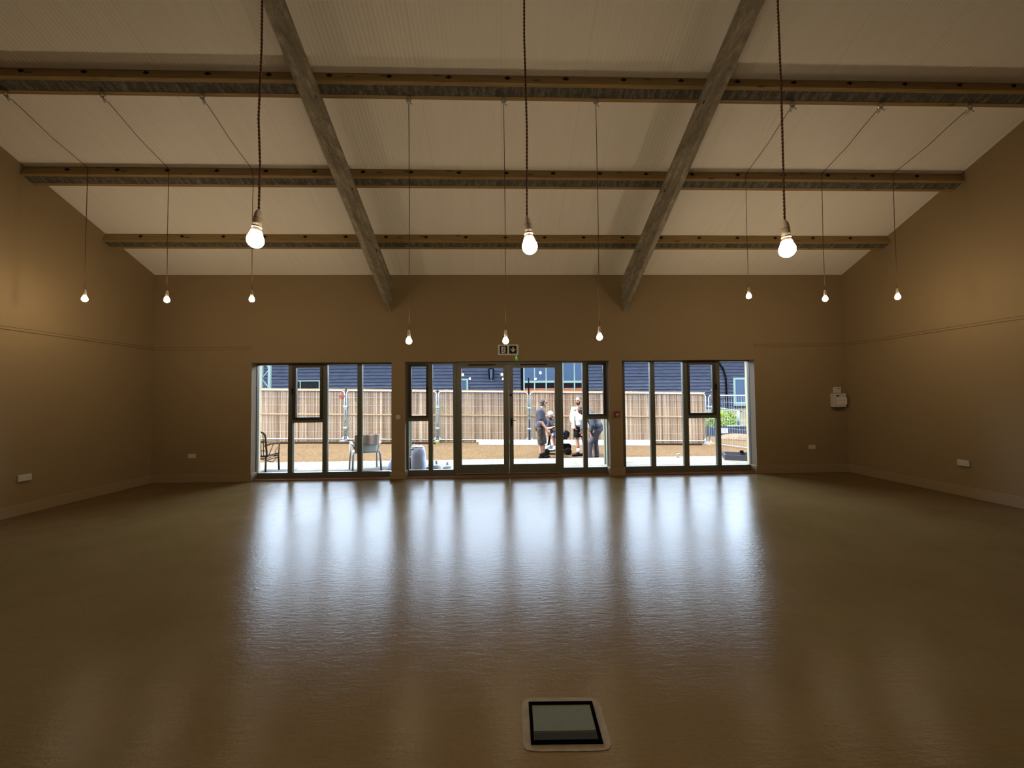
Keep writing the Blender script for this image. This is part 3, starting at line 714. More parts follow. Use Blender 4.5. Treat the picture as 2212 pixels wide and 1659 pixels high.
for pts in ([(1262, 440), (1325, 440), (1325, 600), (1262, 600)], [(1180, 495), (1180, 560), (1292, 690), (1292, 610)], [(1405, 495), (1405, 560), (1292, 690), (1292, 610)]):
    ar.prism([U(*p) for p in pts], 'y', yf-0.0024, yf-0.001)
make('arrow_symbol', ar, M['white'], s2)
lx, lz_ = U(1450, 820)
make('pilot_lamp', MB().lathe([(0.006, 0), (0.004, 0.006)], (lx, D-0.012, lz_), 10, (0, 0, -1)), M['lens'], r)
gl_ = bpy.data.lights.new('pilot_lamp_light', 'SPOT'); gl_.energy = 0.9; gl_.color = (0.05, 1.0, 0.30); gl_.spot_size = math.radians(48); gl_.spot_blend = 0.6; gl_.shadow_soft_size = 0.002
go = bpy.data.objects.new('pilot_lamp_light', gl_); COL.objects.link(go); go.location = (lx, D-0.010, lz_-0.008); go.rotation_euler = (math.radians(8), 0, 0)

# ================================================================== FLOOR BOX
c4 = [onz(*p) for p in ((1141, 1519), (1280, 1518), (1302, 1608), (1148, 1611))]
cc = sum(c4, Vector())/4
ang = math.atan2(c4[1].y-c4[0].y, c4[1].x-c4[0].x)*0.5+math.atan2(c4[2].y-c4[3].y, c4[2].x-c4[3].x)*0.5
fw_, fh_ = ((c4[1]-c4[0]).length+(c4[2]-c4[3]).length)/2, ((c4[3]-c4[0]).length+(c4[2]-c4[1]).length)/2
Rm = Matrix.Translation(cc) @ Matrix.Rotation(ang, 4, 'Z')
r = thing('floor_box', 'black framed service hatch with a pale grey lid set in the floor', 'floor box', (cc.x, cc.y, 0))
random.seed(3); pt = []
for t in range(72):
    a_ = 2*PI*t/72; ux, uy = math.cos(a_), math.sin(a_); k_ = 1/max(abs(ux)**9+abs(uy)**9, 1e-6)**(1/9)
    pt.append(((fw_/2+0.038)*ux*k_+random.uniform(-0.002, 0.002), (fh_/2+0.034)*uy*k_+random.uniform(-0.002, 0.002)))
make('screed_surround', MB().prism(pt, 'z', -0.001, 0.0025).xf(Rm), M['patch'], r)
fr_ = MB(); t_ = 0.016; hw, hh_ = fw_/2, fh_/2
fr_.box((-hw, hh_-t_*1.2, 0.0025), (hw, hh_, 0.009)).box((-hw, -hh_, 0.0025), (hw, -hh_+t_*1.2, 0.009)).box((-hw, -hh_+t_*1.2, 0.0025), (-hw+t_, hh_-t_*1.2, 0.009)).box((hw-t_, -hh_+t_*1.2, 0.0025), (hw, hh_-t_*1.2, 0.009))
make('hatch_frame', fr_.xf(Rm), M['darkx'], r)
make('hatch_lid', MB().box((-hw+t_+0.002, -hh_+0.072, 0.0026), (hw-t_-0.002, hh_-t_*1.2-0.002, 0.006)).xf(Rm), M['lid'], r)
make('cable_flap', MB().box((-hw+t_+0.002, -hh_+t_*1.2+0.002, 0.0026), (hw-t_-0.002, -hh_+0.066, 0.0055)).xf(Rm), M['groove'], r)

# ================================================================== OUTSIDE GROUND
gb = MB(); xs = [-40, -20, -14, -10, -6.944, -4, 0, 4, 8, 12, 20, 40]; ys = [OUT, 10.55, 13, 16, 20, 30, 60]
vs = [(x, y, gz(max(min(x, 14), -20))) for y in ys for x in xs]; nx = len(xs)
gb.add(vs, [(j*nx+i, j*nx+i+1, (j+1)*nx+i+1, (j+1)*nx+i) for j in range(len(ys)-1) for i in range(nx-1)])
struct('ground', gb, M['gravel'], 'pale tan woodchip yard between the deck and the fence', 'ground')
struct('deck', MB().box((-14, OUT+0.002, -0.30), (14, 10.55, -0.005)), M['deck'], 'pale boarded terrace just outside the glazing', 'deck')
# grooves between the deck boards are thin dark strips laid on top
gr_ = MB(); x = -9.9
while x < 10: gr_.box((x-0.0015, OUT+0.01, -0.0049), (x+0.0015, 10.55, -0.0045)); x += 0.145
o = make('deck_grooves', gr_, M['groove'], bpy.data.objects['deck'])

# ================================================================== FENCE
JX = [-12.82, -9.33, -5.84, -2.37, 1.14, 4.63, 8.08]; FYY = 15.5
def ztop(x): return 1.805-0.018*x
def fence(x0, x1, label, reed=True, y0=FYY, y1=FYY, gap=0.035, zt=None, zbm=None, wires=True):
    """one round-top site fence panel from (x0,y0) to (x1,y1)"""
    A = Vector((x0, y0, 0)); B = Vector((x1, y1, 0)); L = (B-A).length; u = (B-A).normalized(); nrm = Vector((u.y, -u.x, 0))
    def P(s, z): p = A+u*s; return Vector((p.x, p.y, z))
    ta, tb = (ztop(x0), ztop(x1)) if zt is None else zt
    ba, bb = ta-1.83, tb-1.83
    def T(s): return ta+(tb-ta)*s/L
    def Bt(s): return ba+(bb-ba)*s/L
    root = thing('fence_panel', label, 'fence', P(L/2, Bt(L/2)-0.11), 'round-topped site fence panels')
    g = gap; rc = 0.13; path = [P(g, Bt(g)-0.015), P(g, T(g)-rc)]
    for k in range(1, 5):
        t = PI/2*k/5; path.append(P(g+rc-rc*math.cos(t), T(0)-rc+rc*math.sin(t)))
    path += [P(g+rc, T(g+rc)), P(L-g-rc, T(L-g-rc))]
    for k in range(1, 5):
        t = PI/2*k/5; path.append(P(L-g-rc+rc*math.sin(t), T(L)-rc+rc*math.cos(t)))
    path += [P(L-g, T(L-g)-rc), P(L-g, Bt(L-g)-0.015)]
    fm = MB().tube(path, 0.021, 8).tube([P(g, Bt(g)), P(L-g, Bt(L-g))], 0.019, 8)
    make('tube_frame', fm, M['galv'], root)
    for s, d in ((g, 1), (L-g, -1)):
        make('corner_gusset', MB().add([P(s, Bt(s)+0.15), P(s+d*0.15, Bt(s)), P(s, Bt(s))]+[q_+nrm*0.008 for q_ in (P(s, Bt(s)+0.15), P(s+d*0.15, Bt(s)), P(s, Bt(s)))], [(0,1,2),(5,4,3),(0,3,4,1),(1,4,5,2),(2,5,3,0)]), M['galv'], root)
    wm = MB(); n = int(L/0.10) if not reed else int(L/0.25)
    for i in range(1, n):
        s = g+(L-2*g)*i/n; wm.bar(P(s, Bt(s)), P(s, T(s)-0.01), 0.0035, 0.0035)
    for z in (0.28, 0.62, 0.95, 1.28, 1.58): wm.bar(P(g, Bt(g)+z), P(L-g, Bt(L-g)+z), 0.005, 0.005)
    make('wire_mesh', wm, M['galv'], root)
    if reed:
        rm = MB(); back = -nrm*0.05; s = g+0.01
        rnd = random.Random(int(x0*100))
        while s < L-g-0.01:
            w__ = rnd.uniform(0.009, 0.017); zt_ = T(s)+0.045+rnd.uniform(-0.03, 0.03)+0.02*math.sin(s*3.1); k = rnd.uniform(-0.01, 0.01); o_ = rnd.uniform(0, 0.012)
            a = P(s, Bt(s)-0.10)+back-nrm*o_; b3 = P(s+k, zt_)+back-nrm*o_
            rm.bar(a, b3, w__, 0.010, nrm); s += w__*0.92
        make('reed_screen', rm, M['reed'], root)
        rl = MB(); 
        rl.bar(P(g, Bt(g)+0.93)+back+nrm*0.02, P(L-g, Bt(L-g)+0.93)+back+nrm*0.02, 0.02, 0.045)
        make('middle_rail', rl, M['rail'], root)
        tr_ = MB(); tr_.bar(P(g, T(g)+0.045)+back+nrm*0.018, P(L-g, T(L-g)+0.045)+back+nrm*0.018, 0.015, 0.05)
        make('top_binding', tr_, M['rail'], root)
    return root
names = ['reed-covered fence panel outermost on the left, beyond the lattice column', 'reed-covered fence panel behind the wicker chair', 'reed-covered fence panel behind the metal chair and the first pier',
         'reed-covered fence panel seen through the left door leaf', 'reed-covered fence panel behind the standing men', 'reed-covered fence panel last on the right, leaning to its end']
PANELS = []
for i in range(6):
    root = fence(JX[i], JX[i+1], names[i]); PANELS.append(root)
    if i == 1:
        p = at(738.5, 856, FYY-0.03)
        make('red_tag', MB().box((p.x-0.10, p.y-0.004, p.z-0.045), (p.x+0.10, p.y, p.z+0.045)), M['label_red'], root)
    if i == 4:
        pass
pe = fence(8.06, 9.30, 'bare wire fence panel turned towards the hall at the right end', reed=False, y0=15.35, y1=12.15, zt=(1.60, 1.56))
p = at(1565.5, 930.5, 14.55)
sgp = make('white_notice', MB().box((p.x-0.13, p.y-0.01, p.z-0.085), (p.x+0.12, p.y, p.z+0.09)), M['wboard'], pe)
ln = MB()
for k in range(4): ln.box((p.x-0.10, p.y-0.0115, p.z-0.06+k*0.035), (p.x+0.09-0.02*(k % 2), p.y-0.0101, p.z-0.048+k*0.035))
make('printed_lines', ln, M['purple'], sgp)
def clamp(x): return MB().box((x-0.075, FYY-0.035, ztop(x)-0.62), (x+0.075, FYY+0.03, ztop(x)-0.57)).box((x-0.075, FYY-0.035, ztop(x)-1.42), (x+0.075, FYY+0.03, ztop(x)-1.37))
for i_, x_ in enumerate(JX[1:6]): make('coupler', clamp(x_), M['galv'], PANELS[i_])
def foot(x, y, m_, lab):
    z = gz(x); b_ = MB().prism([(x-0.11, z), (x+0.11, z), (x+0.08, z+0.10), (x-0.08, z+0.10)], 'y', y-0.34, y+0.30)
    r = thing('ballast_block', lab, 'foot', (x, y, z), 'fence support blocks')
    make('block', b_, M['concretefoot'], r, bevel=0.01)
    make('front_cap', MB().prism([(x-0.112, z+0.005), (x+0.112, z+0.005), (x+0.085, z+0.095), (x-0.085, z+0.095)], 'y', y-0.36, y-0.335), m_, r)
foot(JX[0], FYY, M['concretefoot'], 'pale grey fence block outermost on the left')
foot(JX[1], FYY, M['concretefoot'], 'pale grey fence block behind the wicker chair')
foot(JX[2], FYY, M['concretefoot'], 'pale grey fence block behind the metal chair')
foot(JX[3], FYY, M['yellow'], 'fence block with a yellow end, seen left of the doors')
foot(JX[4], FYY, M['yellow'], 'fence block with a yellow end, just left of the standing man')
foot(JX[5], FYY, M['yellow'], 'fence block with a yellow end, beside the right pier')
foot(JX[6]-0.04, FYY-0.1, M['rail'], 'sandy fence block at the right end of the reed fence')
# long white boards and dark edging on the ground
def lng(name, px0, px1, y, z0, h, t, m_, lab, cat, grp=None):
    x0, x1 = at(px0, 950, y).x, at(px1, 950, y).x
    A, B = Vector((x0, y, gz(x0)+z0+h/2)), Vector((x1, y, gz(x1)+z0+h/2))
    tag(make(name, MB().bar(A, B, t, h), m_, None, A), lab, cat, grp)
lng('plastic_board', 1034, 1412, 14.95, 0.003, 0.085, 0.16, M['wboard'], 'lower long white board lying along the fence foot', 'board', 'long white boards')
lng('plastic_board', 1029, 1404, 15.0, 0.09, 0.07, 0.12, M['wboard'], 'upper long white board resting on the other', 'board', 'long white boards')
lng('edging_timber', 590, 940, 15.05, 0.002, 0.06, 0.10, M['threshx'], 'dark brown timber lying along the fence foot on the left', 'timber')
lng('edging_timber', 1415, 1515, 15.1, 0.002, 0.05, 0.10, M['threshx'], 'dark brown timber lying by the right end of the reed fence', 'timber')

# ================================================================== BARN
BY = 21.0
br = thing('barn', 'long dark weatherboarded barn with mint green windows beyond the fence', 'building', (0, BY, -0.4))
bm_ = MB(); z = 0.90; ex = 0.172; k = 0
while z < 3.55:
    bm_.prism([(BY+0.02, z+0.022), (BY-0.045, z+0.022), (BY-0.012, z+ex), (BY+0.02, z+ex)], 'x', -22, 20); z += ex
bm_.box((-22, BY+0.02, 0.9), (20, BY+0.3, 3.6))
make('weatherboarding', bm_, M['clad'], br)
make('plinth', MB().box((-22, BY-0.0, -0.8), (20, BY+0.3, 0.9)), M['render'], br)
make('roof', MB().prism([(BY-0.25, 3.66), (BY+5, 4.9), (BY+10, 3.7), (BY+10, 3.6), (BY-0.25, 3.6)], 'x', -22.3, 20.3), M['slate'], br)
def bwin(x0, x1, z0, z1, mulls, trans, glass, lab, fr=0.07, lower=None):
    f = MB(); y0, y1 = BY-0.07, BY-0.02
    f.box((x0, y0, z0), (x0+fr, y1, z1)).box((x1-fr, y0, z0), (x1, y1, z1)).box((x0+fr, y0, z0), (x1-fr, y1, z0+fr)).box((x0+fr, y0, z1-fr), (x1-fr, y1, z1))
    for mx_ in mulls: f.box((mx_-fr*0.45, y0, z0+fr), (mx_+fr*0.45, y1, z1-fr))
    for tz in trans: f.box((x0+fr, y0-0.005, tz-0.06), (x1-fr, y1, tz+0.05))
    o = make('window', f, M['mint'], br); o['label'] = lab
    zz = trans[0] if trans else z0
    make('pane', MB().box((x0+0.01, BY-0.045, zz), (x1-0.01, BY-0.03, z1-0.01)), glass, o)
    if trans: make('lower_pane', MB().box((x0+0.01, BY-0.045, z0+0.01), (x1-0.01, BY-0.03, zz)), M['paned'], o)
    return o
def bx(px): return at(px, 830, BY).x
def bz(px, py): return at(px, py, BY).z
bwin(bx(1130.5), bx(1204), 0.95, 3.45, [bx(1154.6), bx(1179.5)], [bz(1160, 824.5)], M['pane'], 'wide mint framed glazed screen')
bwin(bx(1214), bx(1264), 0.95, 3.45, [bx(1240.5)], [bz(1240, 824.5)], M['pane'], 'tall mint framed window pair')
bwin(bx(984), bx(1011.5), 1.2, bz(1000, 818), [], [], M['pane'], 'small mint framed window', 0.09)
bwin(bx(642), bx(692), 1.5, bz(665, 822), [bx(650)], [], M['paned'], 'dark low window beyond the wicker chair fence panel', 0.05)
bwin(bx(1583), bx(1611), bz(1597, 873), bz(1597, 816), [], [], M['pane'], 'narrow white-mint window at the right end', 0.10)
make('window_sill', MB().box((bx(1582), BY-0.12, bz(1597, 876.5)), (bx(1617), BY-0.02, bz(1597, 873.5))), M['mint'], br)
make('corner_board', MB().box((bx(1125), BY-0.06, 0.9), (bx(1130.3), BY+0.0, 3.6)), M['darkx'], br)
make('reflected_brick_strip', MB().box((bx(1131), BY-0.05, 0.3), (bx(1262), BY-0.02, bz(1180, 838.5))), M['brick_reflection'], br)  # orange strip across the lower panes, painted for brick reflected in the glass
make('downpipe', MB().tube([(bx(1543), BY-0.2, 3.58), (bx(1552), BY-0.12, bz(1550, 785)), (bx(1561), BY-0.09, bz(1560, 797)), (bx(1566), BY-0.09, bz(1566, 815)), (bx(1567.5), BY-0.09, 0.95)], 0.045, 8), M['darkx'], br)
p = at(1061, 808, BY-0.25)
r = thing('wall_lantern', 'black lantern on a bracket high on the barn wall', 'lantern', p)
make('lantern_cage', MB().box((p.x-0.12, p.y-0.12, p.z+0.26), (p.x+0.12, p.y+0.12, p.z+0.30)).box((p.x-0.10, p.y-0.1, p.z-0.28), (p.x+0.10, p.y+0.1, p.z-0.24))
     .bar((p.x-0.12, p.y-0.1, p.z+0.26), (p.x-0.09, p.y-0.08, p.z-0.26), 0.05, 0.05).bar((p.x+0.12, p.y-0.1, p.z+0.26), (p.x+0.09, p.y-0.08, p.z-0.26), 0.05, 0.05)
     .bar((p.x-0.12, p.y+0.1, p.z+0.26), (p.x-0.09, p.y+0.08, p.z-0.26), 0.03, 0.03).bar((p.x+0.12, p.y+0.1, p.z+0.26), (p.x+0.09, p.y+0.08, p.z-0.26), 0.03, 0.03)
     .bar((p.x, p.y, p.z+0.3), (p.x, BY-0.04, p.z+0.34), 0.03, 0.03), M['darkx'], r)
make('lantern_glass', MB().box((p.x-0.07, p.y-0.07, p.z-0.24), (p.x+0.07, p.y+0.07, p.z+0.26)), M['pane'], r)
make('finial', MB().lathe([(0.04, 0), (0.03, 0.05), (0.005, 0.07)], (p.x, p.y, p.z-0.28), 10, (0, 0, -1)), M['galv'], r)
# lattice column at far left
LY = 17.6
def lx_(px): return at(px, 820, LY).x
xa, xb = lx_(565), lx_(582.5); g0 = gz(xa)
r = thing('lattice_column', 'pale green steel lattice column rising behind the reed fence', 'column', ((xa+xb)/2, LY, g0))
for x_ in (xa, xb): make('upright', MB().bar((x_, LY, g0), (x_, LY, 4.6), 0.10, 0.10, (0,1,0)), M['mint'], r)
zz = g0; s_ = 0; lt = MB()
while zz < 4.2:
    a_, c2 = (xa, xb) if s_ % 2 == 0 else (xb, xa); lt.bar((a_, LY, zz), (c2, LY, zz+0.42), 0.035, 0.035, (0,1,0)); zz += 0.42; s_ += 1
make('lacing_bars', lt, M['mint'], r)
p0 = at(1142, 830, 16.1)
tag(make('dark_post', MB().bar((p0.x, 16.1, gz(1.2)), (p0.x, 16.1, p0.z+0.25), 0.045, 0.045, (0,1,0)), M['darkx'], None, (p0.x, 16.1, gz(1.2))), 'thin dark post standing behind the fence joint by the men', 'post')

# ================================================================== PLANTER, HEDGE, RAILING (right)
def leaves(c, rad, n, size, seed):
    rnd = random.Random(seed); mb = MB()
    for i in range(n):
        d = Vector((rnd.gauss(0, 1), rnd.gauss(0, 1), rnd.gauss(0, 1))).normalized(); k = rnd.uniform(0.72, 1.0)
        d = Vector((d.x*rad[0], d.y*rad[1], d.z*rad[2]))*k*(1+0.12*noise.noise(d*3)); p = Vector(c)+d
        a = Vector((rnd.uniform(-1, 1), rnd.uniform(-1, 1), rnd.uniform(-1, 1))).normalized(); b_ = a.cross(Vector((rnd.uniform(-1, 1), rnd.uniform(-1, 1), rnd.uniform(-1, 1)))).normalized()
        s = size*rnd.uniform(0.6, 1.2)
        mb.add([p-a*s, p-b_*s*0.45, p+a*s, p+b_*s*0.45], [(0,1,2,3)])
    return mb
PY = 18.6
px0, px1 = at(1531, 930, PY).x, at(1650, 930, PY).x; pt1, pt0 = at(1570, 921.5, PY).z, gz(10)-0.02
r = thing('raised_planter', 'long black slatted planter at the barn end with a pale cap', 'planter', ((px0+px1)/2, PY, pt0))
pb = MB(); x = px0
while x < px1: pb.box((x, PY, pt0), (x+0.092, PY+0.03, pt1)); x += 0.10
pb.box((px0, PY+0.03, pt0), (px1, PY+0.9, pt1-0.06))
make('slatted_box', pb, M['clad'], r)
make('capping', MB().box((at(1574, 922, PY).x, PY-0.04, pt1), (at(1608, 922, PY).x, PY+0.3, pt1+0.06)), M['mint'], r)
bc = (at(1562, 905, PY+0.5).x, PY+0.5, pt1+0.30)
r = thing('box_hedge', 'rounded bright green shrub growing in the black planter', 'shrub', (bc[0], bc[1], pt1-0.06))
make('foliage', leaves(bc, (0.66, 0.36, 0.42), 1700, 0.055, 5), M['leaf'], r)
make('inner_foliage', leaves((bc[0]-0.85, bc[1], bc[2]-0.02), (0.5, 0.33, 0.38), 1000, 0.055, 6), M['leaf'], r)
st = MB()
for k in range(7): st.tube([(bc[0]-1.0+k*0.25, bc[1], pt1-0.06), (bc[0]-1.0+k*0.25+0.05, bc[1], pt1+0.35)], 0.012, 5)
make('stem', st, M['wicker'], r)
r = thing('handrail', 'pale green handrail with a round post beside the planter', 'railing', (at(1595.5, 905, PY-0.1).x, PY+0.1, pt1+0.06))
hp0 = at(1595.5, 905, PY+0.12)
make('post', MB().tube([(hp0.x, PY+0.12, pt1+0.06), (hp0.x, PY+0.12, at(1595, 888, PY+0.12).z)], 0.058, 14), M['mint'], r)
rA = at(1596, 888, PY+0.12); rB = at(1527, 877.5, PY+0.9)
make('rail', MB().tube([rA, rB], 0.03, 10), M['mint'], r)
make('end_knob', MB().ell(rA+Vector((0.11, 0, -0.02)), 0.035, n=10).tube([rA, rA+Vector((0.1, 0, -0.015))], 0.012, 6), M['darkx'], r)
mc = at(1590, 945, 17.3); mg = gz(mc.x)
mb_ = MB().ell((mc.x, 17.3, mg), (0.85, 0.5, 0.26), n=20); tag(make('soil_mound', mb_, M['soil'], None, (mc.x, 17.3, mg)), 'low heap of brown soil in front of the black planter', 'soil')
for k, (cx, lab) in enumerate(((JX[2], 'green growth glimpsed at the fence joint behind the metal chair'), (JX[3], 'green growth glimpsed at the fence joint left of the doors'), (JX[4], 'green growth glimpsed at the fence joint by the men'))):
    r = thing('wild_shrub', lab, 'shrub', (cx, 16.3, gz(cx)), 'shrubs behind the fence')
    make('foliage', leaves((cx, 16.3, gz(cx)+0.75), (0.55, 0.3, 0.75), 700, 0.06, 20+k), M['leaf'], r)
    make('stem', MB().tube([(cx, 16.3, gz(cx)), (cx+0.03, 16.3, gz(cx)+0.6)], 0.015, 6), M['wicker'], r)

# ================================================================== THINGS ON THE DECK
DZ = -0.0042
def deckpost(px, label):
    p = onz(px, 1003.5, DZ); p = Vector((at(px, 960, 9.5).x, 9.5, DZ))
    tag(make('deck_post', MB().box((p.x-0.035, 9.465, DZ), (p.x+0.035, 9.535, 1.25)), M['mint'], None, p, 0.006), label, 'post', 'pale posts on the deck')
deckpost(1308, 'pale green post on the deck beyond the right side light')
deckpost(885.5, 'pale green post on the deck beyond the left side light')
# wicker armchair facing the yard
def T4(x, y, a): return Matrix.Translation((x, y, DZ)) @ Matrix.Rotation(a, 4, 'Z')
T = T4(-5.31, 9.13, 0.03)
r = thing('wicker_armchair', 'brown wicker armchair with a rounded spindle back at the deck left edge', 'chair', T @ Vector((0, 0, 0)))
def arc(w2, zb, zt, y, lean, n=12):
    out = [(-w2, y, zb)]
    for k in range(n+1):
        t = PI*k/n; zz = zt-0.14+0.14*math.sin(t)**0.7; c0 = math.cos(t); out.append((-w2*math.copysign(abs(c0)**0.55, c0), y-lean*(zz-zb), zz))
    out.append((w2, y, zb)); return out
make('back_hoop', MB().tube(arc(0.27, 0.36, 0.92, -0.22, 0.16, 16), 0.02, 8).xf(T), M['wicker'], r)
sp = MB()
for k in range(-4, 5):
    x = k*0.056; ht_ = 0.92-0.14+0.14*math.sqrt(max(0, 1-(abs(x)/0.27)**3))-0.01
    sp.tube([(x*0.9, -0.22, 0.38), (x, -0.22-0.16*(ht_-0.36), ht_)], 0.0085, 6)
for z in (0.50, 0.68, 0.71): sp.tube([(-0.24, -0.225-0.16*(z-0.36), z), (0, -0.24-0.16*(z-0.36), z), (0.24, -0.225-0.16*(z-0.36), z)], 0.010, 6)
make('back_spindles', sp.xf(T), M['wicker'], r)
make('seat', MB().rbox((-0.26, -0.24, 0.355), (0.26, 0.27, 0.395), 0.05, 'z').xf(T), M['wicker'], r)
make('seat_apron', MB().tube([(-0.26, 0.26, 0.33), (0.26, 0.26, 0.33), (0.26, -0.24, 0.33), (-0.26, -0.24, 0.33)], 0.012, 6, closed=True).tube([(-0.25, 0.25, 0.29), (0, 0.27, 0.22), (0.25, 0.25, 0.29)], 0.010, 6).tube([(0.25, 0.25, 0.29), (0.27, 0, 0.22), (0.25, -0.23, 0.29)], 0.010, 6).xf(T), M['wicker'], r)
for s in (-1, 1):
    make('leg', MB().tube([(s*0.25, -0.22, 0.38), (s*0.255, -0.25, 0.0)], 0.020, 8).xf(T), M['wicker'], r)
    make('leg', MB().tube([(s*0.29, 0.25, 0.60), (s*0.27, 0.26, 0.34), (s*0.275, 0.28, 0.0)], 0.020, 8).xf(T), M['wicker'], r)
    make('arm', MB().tube([(s*0.245, -0.26, 0.60), (s*0.28, -0.12, 0.635), (s*0.305, 0.08, 0.64), (s*0.29, 0.25, 0.60)], [0.018, 0.024, 0.026, 0.02], 8).xf(T), M['wicker'], r)
    make('arm_brace', MB().tube([(s*0.285, 0.22, 0.55), (s*0.27, 0.10, 0.42), (s*0.27, 0.22, 0.38)], 0.009, 6).tube([(s*0.255, -0.12, 0.38), (s*0.28, 0.02, 0.62)], 0.009, 6).xf(T), M['wicker'], r)
# metal chair with a towel
T = T4(-3.03, 9.22, math.radians(27))
r = thing('metal_armchair', 'white tubular garden armchair with grey mesh back and a brown towel on top', 'chair', T @ Vector((0, 0, 0)))
for s in (-1, 1):
    make('leg', MB().tube([(s*0.27, -0.18, 0.43), (s*0.285, -0.22, 0.36), (s*0.30, -0.25, 0.0)], 0.021, 10).xf(T), M['chairw'], r)
    make('leg', MB().tube([(s*0.29, 0.22, 0.63), (s*0.29, 0.24, 0.35), (s*0.30, 0.27, 0.0)], 0.018, 10).xf(T), M['chairw'], r)
    make('arm', MB().bar((s*0.29, -0.17, 0.60), (s*0.30, 0.06, 0.635), 0.055, 0.022).bar((s*0.30, 0.06, 0.635), (s*0.29, 0.24, 0.625), 0.055, 0.022).tube([(s*0.25, -0.17, 0.50), (s*0.29, -0.17, 0.60)], 0.014, 8).xf(T), M['chairw'], r, bevel=0.006)
    make('back_upright', MB().tube([(s*0.235, -0.16, 0.42), (s*0.245, -0.20, 0.60), (s*0.25, -0.26, 0.80)], 0.014, 8).xf(T), M['chairw'], r)
make('seat', MB().box((-0.25, -0.18, 0.40), (0.25, 0.26, 0.425)).xf(T), M['mesh_fab'], r, bevel=0.006)
def sheet(pf, nu, nv, t):
    mb = MB(); g_ = [[Vector(pf(u/nu, v/nv)) for u in range(nu+1)] for v in range(nv+1)]
    vs = [p for row in g_ for p in row]; n = nu+1; vs2 = [p+Vector(t) for p in vs]; k = len(vs)
    fs = [(j*n+i, j*n+i+1, (j+1)*n+i+1, (j+1)*n+i) for j in range(nv) for i in range(nu)]
    f2 = [tuple(i+k for i in f[::-1]) for f in fs]
    ed = [(i, i+1) for i in range(nu)]+[(nv*n+i+1, nv*n+i) for i in range(nu)]+[((j+1)*n, j*n) for j in range(nv)]+[(j*n+nu, (j+1)*n+nu) for j in range(nv)]
    mb.add(vs+vs2, fs+f2+[(a, b_, b_+k, a+k) for a, b_ in ed], True); return mb
make('back_mesh', sheet(lambda u, v: (-0.235+0.47*u, -0.165-0.10*max(0, (v-0.1))-0.03*math.sin(PI*u), 0.40+0.36*v), 10, 8, (0, -0.008, 0)).xf(T), M['mesh_fab'], r)
tw = sheet(lambda u, v: (-0.262+0.524*u, (-0.215-0.075*v-0.03*math.sin(PI*u)-0.01+0.006*math.sin(u*19)), 0.60+0.215*v+(0.03*math.sin(u*5+1)*(1-v))), 24, 8, (0, -0.012, 0)).xf(T)
o = make('towel', tw, M['drape'], None, T @ Vector((0, -0.25, 0.6))); tag(o, 'brown towel folded over the back of the metal chair', 'towel')
# sacks and bags
def sackobj(name, c, rx, ry, h, m_, lab, cat, seed, group=None, pinch=0.75, top=0.1):
    mb = MB(); rnd = random.Random(seed); nn, hh2 = 28, 16; prof = []
    for j in range(hh2+1):
        t = j/hh2
        k = 1.0-0.10*t if t < 0.8 else (1.0-0.10*t)*(1-(t-0.8)/0.2*(1-pinch))
        if t < 0.08: k *= 0.9+t
        for i in range(nn):
            a = 2*PI*i/nn; cx_, cy_ = math.cos(a), math.sin(a); q_ = (abs(cx_)**3+abs(cy_)**3)**(-1/3)
            nz_ = 1+0.07*noise.noise(Vector((cx_*2+seed, cy_*2, t*3)))
            prof.append(Vector((c[0]+rx*cx_*q_*k*nz_, c[1]+ry*cy_*q_*k*nz_, c[2]+h*t+(top*h*noise.noise(Vector((cx_*3+seed, cy_*3, 5))) if t > 0.9 else 0))))
    fs = [(j*nn+i, j*nn+(i+1) % nn, (j+1)*nn+(i+1) % nn, (j+1)*nn+i) for j in range(hh2) for i in range(nn)]
    fs += [list(range(nn))[::-1], [hh2*nn+i for i in range(nn)]]
    mb.add(prof, fs, True); return mb
p = at(904, 990, 9.05)
r = thing('rubble_sack', 'tall pale blue sack standing on the deck left of the doors', 'sack', (p.x, 9.05, DZ))
make('sack_body', sackobj('s', (p.x, 9.05, DZ), 0.165, 0.12, 0.50, M['sack'], '', '', 3, pinch=0.85, top=0.05), M['sack'], r)
make('gathered_neck', sackobj('n', (p.x-0.02, 9.05, DZ+0.455), 0.15, 0.09, 0.09, M['sack'], '', '', 8, pinch=0.5, top=0.9), M['whitef'], r)
p = at(858, 1000, 9.2)
r = thing('slumped_sack', 'pale grey-blue sheeting heap half hidden behind the left pier', 'sheeting', (p.x, 9.2, DZ))
mb_ = MB(); rnd = random.Random(2); nn = 24
prof = []
for j in range(9):
    t = j/8
    for i in range(nn):
        a = 2*PI*i/nn; k = (1-t*0.78)*(1+0.10*noise.noise(Vector((math.cos(a)*2, math.sin(a)*2, t*2)))); prof.append((p.x+0.24*k*math.cos(a), 9.2+0.2*k*math.sin(a), DZ+0.46*t))
mb_.add(prof, [(j*nn+i, j*nn+(i+1) % nn, (j+1)*nn+(i+1) % nn, (j+1)*nn+i) for j in range(8) for i in range(nn)]+[list(range(nn))[::-1], [8*nn+i for i in range(nn)]], True)
make('sheeting', mb_, M['sack'], r)
